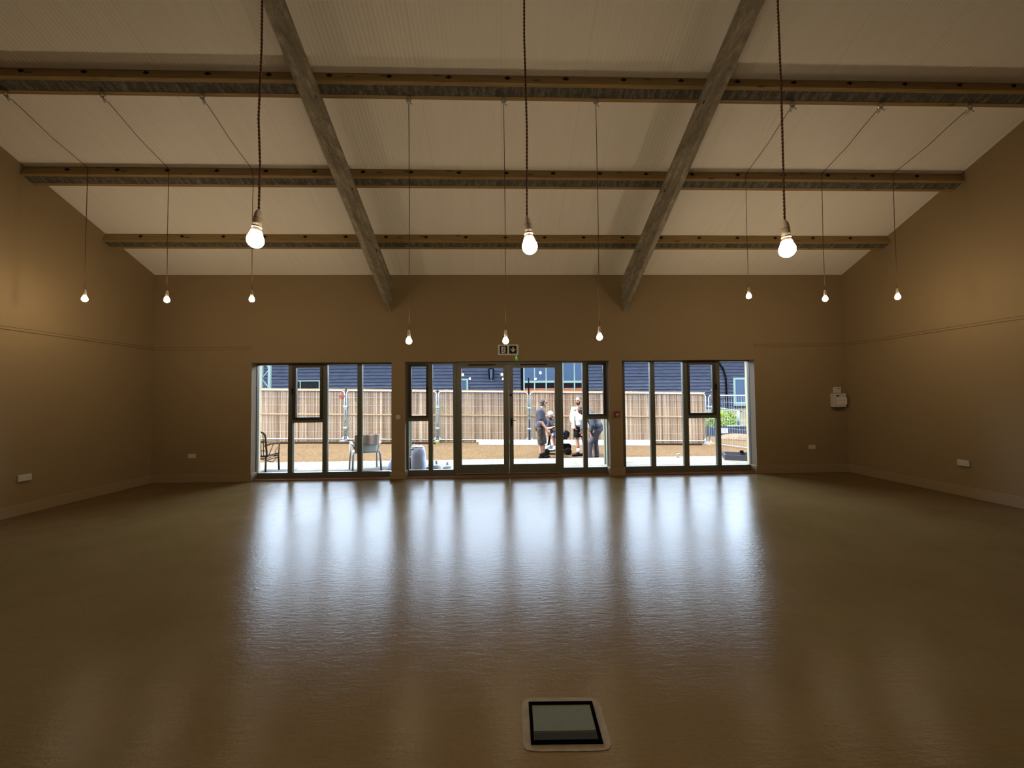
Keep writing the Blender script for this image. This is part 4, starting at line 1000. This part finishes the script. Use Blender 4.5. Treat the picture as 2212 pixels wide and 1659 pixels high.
for k, (px_, w2, h2, lab) in enumerate(((943, 0.10, 0.22, 'larger clear plastic bag slumped on the deck beside the pale sack'), (966.5, 0.11, 0.17, 'smaller clear plastic bag slumped near the left door leaf'), (926, 0.05, 0.13, 'tiny clear plastic bag in front of the pale sack'))):
    p = at(px_, 1003, 9.12+0.02*k); r = thing('plastic_bag', lab, 'bag', (p.x, p.y, DZ), 'clear plastic bags')
    make('bag_body', sackobj('b', (p.x, p.y, DZ), w2, w2*0.8, h2*0.6, M['clear'], '', '', 30+k, pinch=0.45, top=0.2), M['clear'], r)
    make('knotted_top', MB().lathe([(w2*0.45, 0), (w2*0.22, h2*0.2), (w2*0.32, h2*0.34), (w2*0.12, h2*0.45)], (p.x, p.y, DZ+h2*0.55), 12), M['clear'], r)
p = at(885, 998, 9.3)
tag(make('cardboard_box', MB().box((p.x-0.10, 9.24, DZ), (p.x+0.055, 9.40, 0.26)), M['card'], None, (p.x, 9.3, DZ), 0.004), 'small brown cardboard box beside the pale blue sack', 'box')
p = at(946, 1012, 9.0)
tag(make('dust_sheet', sheet(lambda u, v: (p.x-0.10+0.42*u, 8.95+0.30*v+0.02*math.sin(9*u), DZ+0.014+0.010*math.sin(u*17)*math.sin(v*9)), 20, 12, (0, 0, -0.004)), M['whitef'], None, (p.x, 9.05, DZ)), 'crumpled white sheet spread under the clear bags', 'sheet')
# black tray and small fitting at the right
T = T4(6.15, 9.95, math.radians(-24))
r = thing('plastic_tray', 'black shallow tray lying on the deck at far right', 'tray', T @ Vector((0, 0, 0)))
tb_ = MB().box((-0.5, -0.34, 0), (0.5, 0.34, 0.015)).box((-0.5, -0.34, 0), (-0.47, 0.34, 0.13)).box((0.47, -0.34, 0), (0.5, 0.34, 0.13)).box((-0.47, 0.31, 0), (0.47, 0.34, 0.13)).box((-0.47, -0.34, 0), (0.47, -0.31, 0.13))
make('tray_body', tb_.xf(T), M['tee'], r, bevel=0.006)
make('hose_boss', MB().lathe([(0.045, 0), (0.045, 0.05), (0.02, 0.06)], (-0.05, 0.28, 0.12), 12).xf(T), M['darkx'], r)
p = onz(1466, 988, DZ)
tag(make('pipe_clip', MB().tube([Vector((p.x+0.045*math.cos(t), p.y, DZ+0.05+0.045*math.sin(t))) for t in [2*PI*i/12 for i in range(12)]], 0.012, 6, closed=True).tube([(p.x-0.10, p.y, DZ+0.02), (p.x, p.y, DZ+0.014)], 0.008, 6), M['galv'], None, (p.x, p.y, DZ)), 'small grey metal ring lying on the deck edge', 'fitting')

# ================================================================== PEOPLE
def head(mb, c, fwd, up=(0, 0, 1), s=1.0):
    """head with brow, nose, lips, chin and ears; fwd is where the face looks"""
    c = Vector(c); f = Vector(fwd).normalized(); u = Vector(up); u = (u-f*u.dot(f)).normalized(); r_ = f.cross(u)
    Mx = Matrix((r_, f, u)).transposed()
    def P(x, y, z): return c+Mx @ (Vector((x, y, z))*s)
    mb.ell(P(0, -0.008, 0.025), (0.074*s, 0.092*s, 0.094*s), Mx, 20)
    mb.ell(P(0, 0.022, -0.055), (0.056*s, 0.062*s, 0.062*s), Mx, 16)
    mb.ell(P(0, 0.065, -0.093), (0.024*s, 0.018*s, 0.018*s), Mx, 12)
    mb.cap(P(0, 0.082, 0.012), P(0, 0.100, -0.028), 0.010*s, 0.014*s, 10)
    mb.ell(P(0, 0.080, 0.028), (0.050*s, 0.014*s, 0.011*s), Mx, 12)
    mb.ell(P(0, 0.080, -0.058), (0.026*s, 0.012*s, 0.009*s), Mx, 12)
    for q_ in (-1, 1):
        mb.ell(P(q_*0.076, -0.005, -0.012), (0.010*s, 0.019*s, 0.032*s), Mx, 10)
        mb.ell(P(q_*0.034, 0.062, -0.022), (0.022*s, 0.020*s, 0.02*s), Mx, 10)
    return P, Mx
def face_bits(P, Mx, root, s=1.0, beard=None):
    e_ = MB()
    for q_ in (-1, 1): e_.ell(P(q_*0.031, 0.082, 0.008), (0.011*s, 0.007*s, 0.006*s), Mx, 10)
    make('eyes', e_, M['darkx'], root)
    if beard:
        b_ = MB().ell(P(0, 0.055, -0.088), (0.048*s, 0.040*s, 0.036*s), Mx, 16).ell(P(0, 0.094, -0.044), (0.028*s, 0.010*s, 0.008*s), Mx, 12)
        for q_ in (-1, 1): b_.ell(P(q_*0.052, 0.02, -0.055), (0.016*s, 0.035*s, 0.045*s), Mx, 12)
        make('beard', b_, beard, root)
def hand(mb, w, d, palm, s=1.0, curl=0.5, thumb=1):
    """wrist w, direction d, palm normal: a palm, four unequal fingers and a side thumb"""
    w = Vector(w); d = Vector(d).normalized(); n = Vector(palm); n = (n-d*n.dot(d)).normalized(); sd = d.cross(n)*thumb
    c_ = w+d*0.05*s
    mb.cap(w, w+d*0.03*s, 0.024*s, 0.028*s, 10)
    mb.ell(c_, (0.040*s, 0.048*s, 0.017*s), Matrix((sd, d, n)).transposed(), 12)
    for k, L_ in enumerate((0.070, 0.078, 0.073, 0.058)):
        b_ = c_+d*0.040*s+sd*(0.030-0.0195*k)*s
        p1 = b_+(d*math.cos(curl*0.5)+n*math.sin(curl*0.5))*L_*0.5*s; p2 = p1+(d*math.cos(curl*1.6)+n*math.sin(curl*1.6))*L_*0.5*s
        mb.cap(b_, p1, 0.0092*s, 0.0085*s, 8); mb.cap(p1, p2, 0.0085*s, 0.0072*s, 8)
    t0 = w+d*0.022*s+sd*0.026*s; t1 = t0+(d*0.6+sd*0.7+n*0.25).normalized()*0.038*s; t2 = t1+(d*0.9+sd*0.25+n*0.3).normalized()*0.030*s
    mb.cap(t0, t1, 0.013*s, 0.0105*s, 8); mb.cap(t1, t2, 0.0105*s, 0.009*s, 8)
def shoe(mb, ank, toe_dir, L_=0.27, w_=0.047, zb=0.0):
    a = Vector(ank); d = Vector(toe_dir); d.z = 0; d.normalize()
    heel = Vector((a.x, a.y, zb+0.04))-d*0.045; ball = Vector((a.x, a.y, zb+0.034))+d*(L_*0.55); toe = Vector((a.x, a.y, zb+0.030))+d*(L_*0.72)
    mb.cap(heel, ball, 0.040, w_*0.86, 12); mb.cap(ball, toe, w_*0.86, 0.032, 12); mb.cap(a+Vector((0, 0, 0.01)), Vector((a.x, a.y, zb+0.05))+d*0.05, 0.045, 0.045, 12)
def X_at(px, Y): return at(px, 900, Y).x

# --- man in dark tee and camouflage shorts, standing in profile, looking right
Y_ = 11.65; bx_ = X_at(1169.5, Y_); g0 = gz(bx_); o3 = Vector((bx_, Y_, g0))
def W(x, y, z): return o3+Vector((x, y, z))
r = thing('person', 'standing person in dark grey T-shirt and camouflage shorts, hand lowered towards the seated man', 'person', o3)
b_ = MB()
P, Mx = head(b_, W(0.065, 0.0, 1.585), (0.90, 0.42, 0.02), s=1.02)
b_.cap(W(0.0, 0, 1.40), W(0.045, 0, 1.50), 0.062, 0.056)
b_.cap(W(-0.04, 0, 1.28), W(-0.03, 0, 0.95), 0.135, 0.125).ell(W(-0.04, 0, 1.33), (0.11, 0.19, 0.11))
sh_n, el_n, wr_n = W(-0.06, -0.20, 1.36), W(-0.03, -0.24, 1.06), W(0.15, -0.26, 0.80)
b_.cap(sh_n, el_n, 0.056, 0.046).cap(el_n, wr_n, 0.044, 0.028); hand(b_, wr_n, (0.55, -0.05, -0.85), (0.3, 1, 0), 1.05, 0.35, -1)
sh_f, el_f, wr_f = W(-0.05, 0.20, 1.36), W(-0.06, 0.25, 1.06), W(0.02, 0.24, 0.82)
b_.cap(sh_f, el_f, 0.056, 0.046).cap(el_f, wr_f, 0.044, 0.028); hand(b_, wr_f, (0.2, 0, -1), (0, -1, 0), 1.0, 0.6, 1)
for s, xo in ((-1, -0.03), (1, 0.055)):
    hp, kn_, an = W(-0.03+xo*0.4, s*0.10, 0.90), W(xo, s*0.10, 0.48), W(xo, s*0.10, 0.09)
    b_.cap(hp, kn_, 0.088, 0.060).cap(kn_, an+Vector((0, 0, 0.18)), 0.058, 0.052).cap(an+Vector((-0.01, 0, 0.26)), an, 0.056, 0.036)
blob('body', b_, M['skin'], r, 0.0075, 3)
face_bits(P, Mx, r)
hr = MB().ell(P(0, -0.020, 0.035), (0.080, 0.090, 0.094), Mx, 20); hr.ell(P(0, -0.055, -0.03), (0.066, 0.045, 0.05), Mx, 14)
make('hair', hr, M['hairg'], r)
gs = MB()
for q_ in (-1, 1): gs.ell(P(q_*0.034, 0.093, 0.012), (0.026, 0.008, 0.018), Mx, 12); gs.cap(P(q_*0.062, 0.088, 0.014), P(q_*0.082, -0.01, 0.01), 0.004, 0.004, 6)
make('sunglasses', gs, M['darkx'], r)
t = MB().cap(W(-0.035, 0, 1.28), W(-0.02, 0, 0.98), 0.150, 0.152).ell(W(-0.04, 0, 1.33), (0.125, 0.215, 0.115)).cap(W(-0.05, 0, 1.40), W(0.0, 0, 1.42), 0.075, 0.065)
t.ell(W(0.03, 0, 1.06), (0.145, 0.15, 0.16)).ell(W(-0.03, 0, 0.93), (0.165, 0.215, 0.09)).cap(W(-0.03, -0.09, 0.98), W(-0.03, 0.09, 0.98), 0.13, 0.13).cap(sh_n, sh_n.lerp(el_n, 0.72), 0.078, 0.074).cap(sh_f, sh_f.lerp(el_f, 0.72), 0.078, 0.074)
blob('t_shirt', t, M['tee'], r, 0.011, 4)
t = MB().ell(W(-0.04, 0, 0.87), (0.160, 0.205, 0.13))
for s, xo in ((-1, -0.03), (1, 0.055)): t.cap(W(-0.03+xo*0.4, s*0.10, 0.84), W(xo-0.005, s*0.10, 0.50), 0.108, 0.098).tube([W(xo, s*0.10, 0.56), W(xo, s*0.10, 0.41)], 0.100, 16)
blob('shorts', t, M['shorts'], r, 0.011, 3)
for s, xo in ((-1, -0.03), (1, 0.055)):
    t = MB(); shoe(t, W(xo, s*0.10, 0.09), (1, 0.25, 0), 0.25, 0.045, g0); blob('shoe', t, M['blackf'], r, 0.008, 3)
    make('sock', MB().tube([W(xo, s*0.10, 0.08), W(xo-0.004, s*0.10, 0.16)], [0.042, 0.044], 12), M['blackf'], r)

# --- man in cream overshirt, standing, facing left towards the seated man
Y_ = 12.15; bx_ = X_at(1253, Y_); g0 = gz(bx_); o3 = Vector((bx_, Y_, g0))
r = thing('person', 'standing person in white tee, open cream overshirt and black shorts, looking left', 'person', o3)
b_ = MB()
P, Mx = head(b_, W(-0.045, 0.0, 1.665), (-0.62, -0.78, -0.05), s=1.03)
b_.cap(W(0, 0.02, 1.47), W(-0.02, 0.01, 1.58), 0.064, 0.058)
b_.cap(W(0, 0.02, 1.34), W(0, 0.02, 1.0), 0.145, 0.14).ell(W(0, 0.02, 1.39), (0.20, 0.12, 0.10))
shl, ell_, wrl = W(-0.20, 0.02, 1.42), W(-0.25, 0.06, 1.12), W(-0.20, -0.06, 0.90)
shr, elr, wrr = W(0.20, 0.02, 1.42), W(0.25, 0.06, 1.12), W(0.14, -0.08, 0.92)
for a_, c2, d2 in ((shl, ell_, wrl), (shr, elr, wrr)): b_.cap(a_, c2, 0.056, 0.046).cap(c2, d2, 0.044, 0.029)
hand(b_, wrl, (0.3, -0.4, -0.85), (1, 0, 0), 1.0, 0.6, 1); hand(b_, wrr, (-0.5, -0.4, -0.75), (-1, 0, 0), 1.0, 0.6, -1)
lg = ((-0.105, -0.03), (0.11, 0.05))
for xo, yo in lg:
    hp, kn_, an = W(xo*0.9, yo*0.4, 0.93), W(xo, yo, 0.50), W(xo+0.03, yo, 0.09)
    b_.cap(hp, kn_, 0.09, 0.062).cap(kn_, an+Vector((-0.01, 0, 0.2)), 0.060, 0.056).cap(an+Vector((-0.015, 0.01, 0.28)), an, 0.060, 0.036)
blob('body', b_, M['skin'], r, 0.0075, 3)
face_bits(P, Mx, r, beard=M['beard'])
make('hair', MB().ell(P(0, -0.022, 0.045), (0.080, 0.090, 0.088), Mx, 20), M['hairg'], r)
gs = MB()
for q_ in (-1, 1): gs.ell(P(q_*0.034, 0.092, 0.010), (0.019, 0.004, 0.009), Mx, 12)
make('spectacles', gs, M['darkx'], r)
t = MB().cap(W(0, 0.0, 1.34), W(0, -0.01, 0.98), 0.155, 0.165).ell(W(0, 0.01, 1.40), (0.17, 0.12, 0.09)).ell(W(0, -0.02, 1.10), (0.17, 0.17, 0.20))
blob('t_shirt', t, M['whitef'], r, 0.011, 4)
for s, (a_, c2, d2) in ((-1, (shl, ell_, wrl)), (1, (shr, elr, wrr))):
    t = MB().cap(a_, c2, 0.070, 0.064).cap(c2, c2.lerp(d2, 0.45), 0.062, 0.058).ell(W(s*0.13, 0.03, 1.41), (0.09, 0.12, 0.07))
    t.cap(W(s*0.15, 0.01, 1.34), W(s*0.185, 0.0, 0.86), 0.070, 0.080).cap(W(s*0.09, 0.11, 1.34), W(s*0.10, 0.10, 0.88), 0.10, 0.115).cap(W(s*0.20, -0.06, 1.2), W(s*0.20, -0.07, 0.84), 0.03, 0.045)
    blob('overshirt_half', t, M['cream'], r, 0.012, 4)
t = MB().ell(W(0, 0.01, 0.92), (0.175, 0.15, 0.12))
for xo, yo in lg: t.cap(W(xo*0.9, yo*0.5, 0.86), W(xo, yo, 0.66), 0.108, 0.100).tube([W(xo, yo, 0.70), W(xo, yo, 0.57)], 0.105, 16)
blob('shorts', t, M['blackf'], r, 0.011, 3)
for k, (xo, yo) in enumerate(lg):
    t = MB(); shoe(t, W(xo+0.03, yo, 0.09), (-1, -0.45, 0), 0.27, 0.048, g0); sh_ = blob('shoe', t, M['blackf'], r, 0.008, 3)
    an = W(xo+0.03, yo, 0)
    make('sock', MB().tube([W(xo+0.03, yo, 0.08), W(xo+0.022, yo, 0.24)], [0.041, 0.047], 12), M['whitef'], r)

# --- man in grey workwear bending forward to the left
Y_ = 11.62; bx_ = X_at(1279, Y_); g0 = gz(bx_); o3 = Vector((bx_, Y_, g0))
r = thing('person', 'person in grey workwear bending forward to the left beside the glazing post', 'person', o3)
b_ = MB()
P, Mx = head(b_, W(-0.33, -0.02, 1.40), (-0.72, -0.15, -0.68), (-0.6, 0, 0.75), s=1.03)
b_.cap(W(-0.14, 0, 1.34), W(-0.27, 0, 1.39), 0.064, 0.058)
b_.cap(W(-0.10, 0, 1.26), W(0.13, 0, 0.92), 0.13, 0.135)
hp_ = W(0.14, 0, 0.86)
shn, eln, wrn = W(-0.10, -0.20, 1.28), W(-0.06, -0.27, 0.98), W(-0.09, -0.22, 0.78)
shf, elf, wrf = W(-0.12, 0.20, 1.28), W(-0.22, 0.22, 1.00), W(-0.30, 0.10, 0.78)
for a_, c2, d2 in ((shn, eln, wrn), (shf, elf, wrf)): b_.cap(a_, c2, 0.055, 0.045).cap(c2, d2, 0.043, 0.028)
hand(b_, wrn, (0.4, 0.2, -0.6), (0.6, 0.6, 0), 1.05, 0.7, 1); hand(b_, wrf, (0.1, -0.3, -0.9), (0, -1, 0), 1.0, 0.7, 1)
lg = ((-0.12, -0.10), (0.13, 0.10))
for xo, yo in lg: b_.cap(hp_+Vector((0, yo, 0)), W(xo*0.75, yo, 0.47), 0.09, 0.062).cap(W(xo*0.75, yo, 0.47), W(xo, yo, 0.09), 0.06, 0.04)
blob('body', b_, M['skin2'], r, 0.0075, 3)
face_bits(P, Mx, r)
make('hair', MB().ell(P(0, -0.022, 0.035), (0.079, 0.090, 0.092), Mx, 20), M['hairg'], r)
t = MB().cap(W(-0.10, 0, 1.27), W(0.10, 0, 0.98), 0.155, 0.16).ell(W(-0.10, 0, 1.29), (0.10, 0.22, 0.10)).ell(W(0.12, 0, 0.94), (0.185, 0.21, 0.17))
for a_, c2, d2 in ((shn, eln, wrn), (shf, elf, wrf)): t.cap(a_, c2, 0.080, 0.072).cap(c2, c2.lerp(d2, 0.75), 0.070, 0.056)
blob('shirt', t, M['greyb'], r, 0.011, 4)
t = MB().ell(W(0.14, 0, 0.87), (0.170, 0.20, 0.16))
for xo, yo in lg: t.cap(hp_+Vector((0, yo, -0.04)), W(xo*0.75, yo, 0.47), 0.110, 0.092).cap(W(xo*0.75, yo, 0.47), W(xo, yo, 0.16), 0.088, 0.080).tube([W(xo, yo, 0.2), W(xo, yo, 0.05)], 0.082, 16)
blob('trousers', t, M['greyf'], r, 0.011, 3)
for xo, yo in lg:
    t = MB(); shoe(t, W(xo, yo, 0.09), (-1, -0.15, 0), 0.27, 0.048, g0); blob('shoe', t, M['tan'], r, 0.008, 3)

# --- mobility scooter and its rider
Y_ = 12.55; bx_ = X_at(1201, Y_); g0 = gz(bx_); o3 = Vector((bx_, Y_, g0))
r = thing('mobility_scooter', 'silver blue mobility scooter with black tyres carrying the seated man', 'scooter', o3)
def wheel(x, y, R_, w2):
    t = make('wheel', MB().lathe([(R_*0.55, -w2/2), (R_*0.95, -w2/2), (R_, -w2*0.25), (R_, w2*0.25), (R_*0.95, w2/2), (R_*0.55, w2/2)], W(x, y, R_), 22, (0, 1, 0)), M['rubber'], r)
    make('hub', MB().lathe([(R_*0.56, -w2*0.42), (R_*0.56, w2*0.42)], W(x, y, R_), 16, (0, 1, 0)), M['galv'], t)
wheel(-0.33, -0.20, 0.095, 0.07); wheel(-0.33, 0.20, 0.095, 0.07); wheel(0.32, -0.25, 0.11, 0.08); wheel(0.32, 0.25, 0.11, 0.08)
make('footplate', MB().rbox((bx_-0.36, Y_-0.20, g0+0.13), (bx_+0.22, Y_+0.20, g0+0.165), 0.05, 'z'), M['scoot'], r, bevel=0.01)
make('front_cowl', MB().prism([(bx_-0.42, g0+0.12), (bx_-0.18, g0+0.165), (bx_-0.20, g0+0.30), (bx_-0.28, g0+0.26)], 'y', Y_-0.11, Y_+0.11), M['scoot'], r, bevel=0.02)
make('axle_frame', MB().bar(W(-0.33, 0, 0.10), W(0.32, 0, 0.12), 0.10, 0.05).bar(W(-0.33, -0.18, 0.095), W(-0.33, 0.18, 0.095), 0.03, 0.03).bar(W(0.32, -0.22, 0.11), W(0.32, 0.22, 0.11), 0.04, 0.04), M['darkx'], r)
make('rear_body', MB().rbox((bx_+0.14, Y_-0.19, g0+0.17), (bx_+0.44, Y_+0.19, g0+0.30), 0.05, 'z'), M['darkx'], r, bevel=0.02)
make('seat_post', MB().tube([W(0.16, 0, 0.28), W(0.14, 0, 0.46)], 0.035, 12), M['darkx'], r)
make('seat', MB().rbox((bx_-0.07, Y_-0.22, g0+0.46), (bx_+0.32, Y_+0.22, g0+0.535), 0.06, 'z'), M['blackf'], r, bevel=0.02)
make('seat_back', MB().prism([(bx_+0.27, g0+0.50), (bx_+0.36, g0+0.52), (bx_+0.40, g0+0.66), (bx_+0.33, g0+0.74), (bx_+0.29, g0+0.72)], 'y', Y_-0.20, Y_+0.20), M['blackf'], r, bevel=0.02)
make('tiller', MB().tube([W(-0.27, 0, 0.22), W(-0.16, 0, 0.72)], 0.025, 10).tube([W(-0.15, -0.20, 0.74), W(-0.16, 0, 0.76), W(-0.15, 0.20, 0.74)], 0.015, 8), M['darkx'], r)
rr_ = thing('person', 'seated person in white cap and black T-shirt with yellow print, riding the scooter', 'person', W(0.10, 0, 0.535))
b_ = MB()
P, Mx = head(b_, W(-0.185, -0.06, 1.205), (-0.25, -0.97, -0.08), s=1.0)
b_.cap(W(-0.13, 0, 1.04), W(-0.175, -0.03, 1.13), 0.062, 0.055)
b_.cap(W(-0.12, 0, 0.96), W(0.06, 0, 0.66), 0.135, 0.145)
shl, ell_, wrl = W(-0.27, -0.06, 1.00), W(-0.30, -0.14, 0.80), W(-0.12, -0.26, 0.83)
shr, elr, wrr = W(0.05, 0.05, 1.00), W(0.12, -0.06, 0.80), W(-0.06, -0.25, 0.86)
for a_, c2, d2 in ((shl, ell_, wrl), (shr, elr, wrr)): b_.cap(a_, c2, 0.056, 0.046).cap(c2, d2, 0.044, 0.030)
hand(b_, wrl, (1, 0.1, 0.05), (0, 0.5, -1), 1.0, 0.6, 1); hand(b_, wrr, (-1, -0.4, 0), (0, 0, -1), 1.0, 0.6, -1)
lgs = ((-0.14, -0.26, -0.07, -0.20), (-0.24, 0.08, -0.20, 0.10))
for kx_, ky_, ax_, ay_ in lgs: b_.cap(W(0.10, ky_*0.5, 0.63), W(kx_, ky_, 0.60), 0.088, 0.064).cap(W(kx_, ky_, 0.60), W(ax_, ay_, 0.25), 0.060, 0.038)
blob('body', b_, M['skin'], rr_, 0.0075, 3)
face_bits(P, Mx, rr_, beard=M['beard'])
make('cap', MB().ell(P(0, -0.012, 0.052), (0.088, 0.100, 0.088), Mx, 20).lathe([(0.086, 0), (0.09, 0.02), (0.084, 0.03)], P(0, -0.005, 0.030), 20, Mx @ Vector((0, 0, 1))), M['whitef'], rr_)
t = MB().cap(W(-0.12, 0, 0.96), W(0.06, 0, 0.68), 0.150, 0.165).ell(W(-0.11, 0, 1.00), (0.20, 0.14, 0.085)).ell(W(0.0, -0.01, 0.74), (0.18, 0.18, 0.13))
for a_, c2 in ((shl, ell_), (shr, elr)): t.cap(a_, a_.lerp(c2, 0.62), 0.080, 0.074)
ts = blob('t_shirt', t, M['tee'], rr_, 0.011, 4)
make('yellow_print', MB().rbox((bx_-0.10, Y_-0.158, g0+0.905), (bx_-0.01, Y_-0.120, g0+0.965), 0.01), M['yellow'], ts)
t = MB().ell(W(0.12, 0, 0.64), (0.15, 0.19, 0.095))
for kx_, ky_, ax_, ay_ in lgs: t.cap(W(0.10, ky_*0.5, 0.635), W(0.10, ky_*0.5, 0.63).lerp(W(kx_, ky_, 0.60), 0.80), 0.108, 0.092)
blob('shorts', t, M['blue'], rr_, 0.011, 3)
for kx_, ky_, ax_, ay_ in lgs:
    t = MB(); shoe(t, W(ax_, ay_, 0.25), (-0.2, -1, 0) if ky_ < 0 else (-1, -0.3, 0), 0.24, 0.045, g0+0.166); blob('shoe', t, M['whitef'], rr_, 0.008, 3)
    make('sock', MB().tube([W(ax_, ay_, 0.24), W(ax_-0.01, ay_, 0.33)], [0.042, 0.045], 12), M['blackf'], rr_)
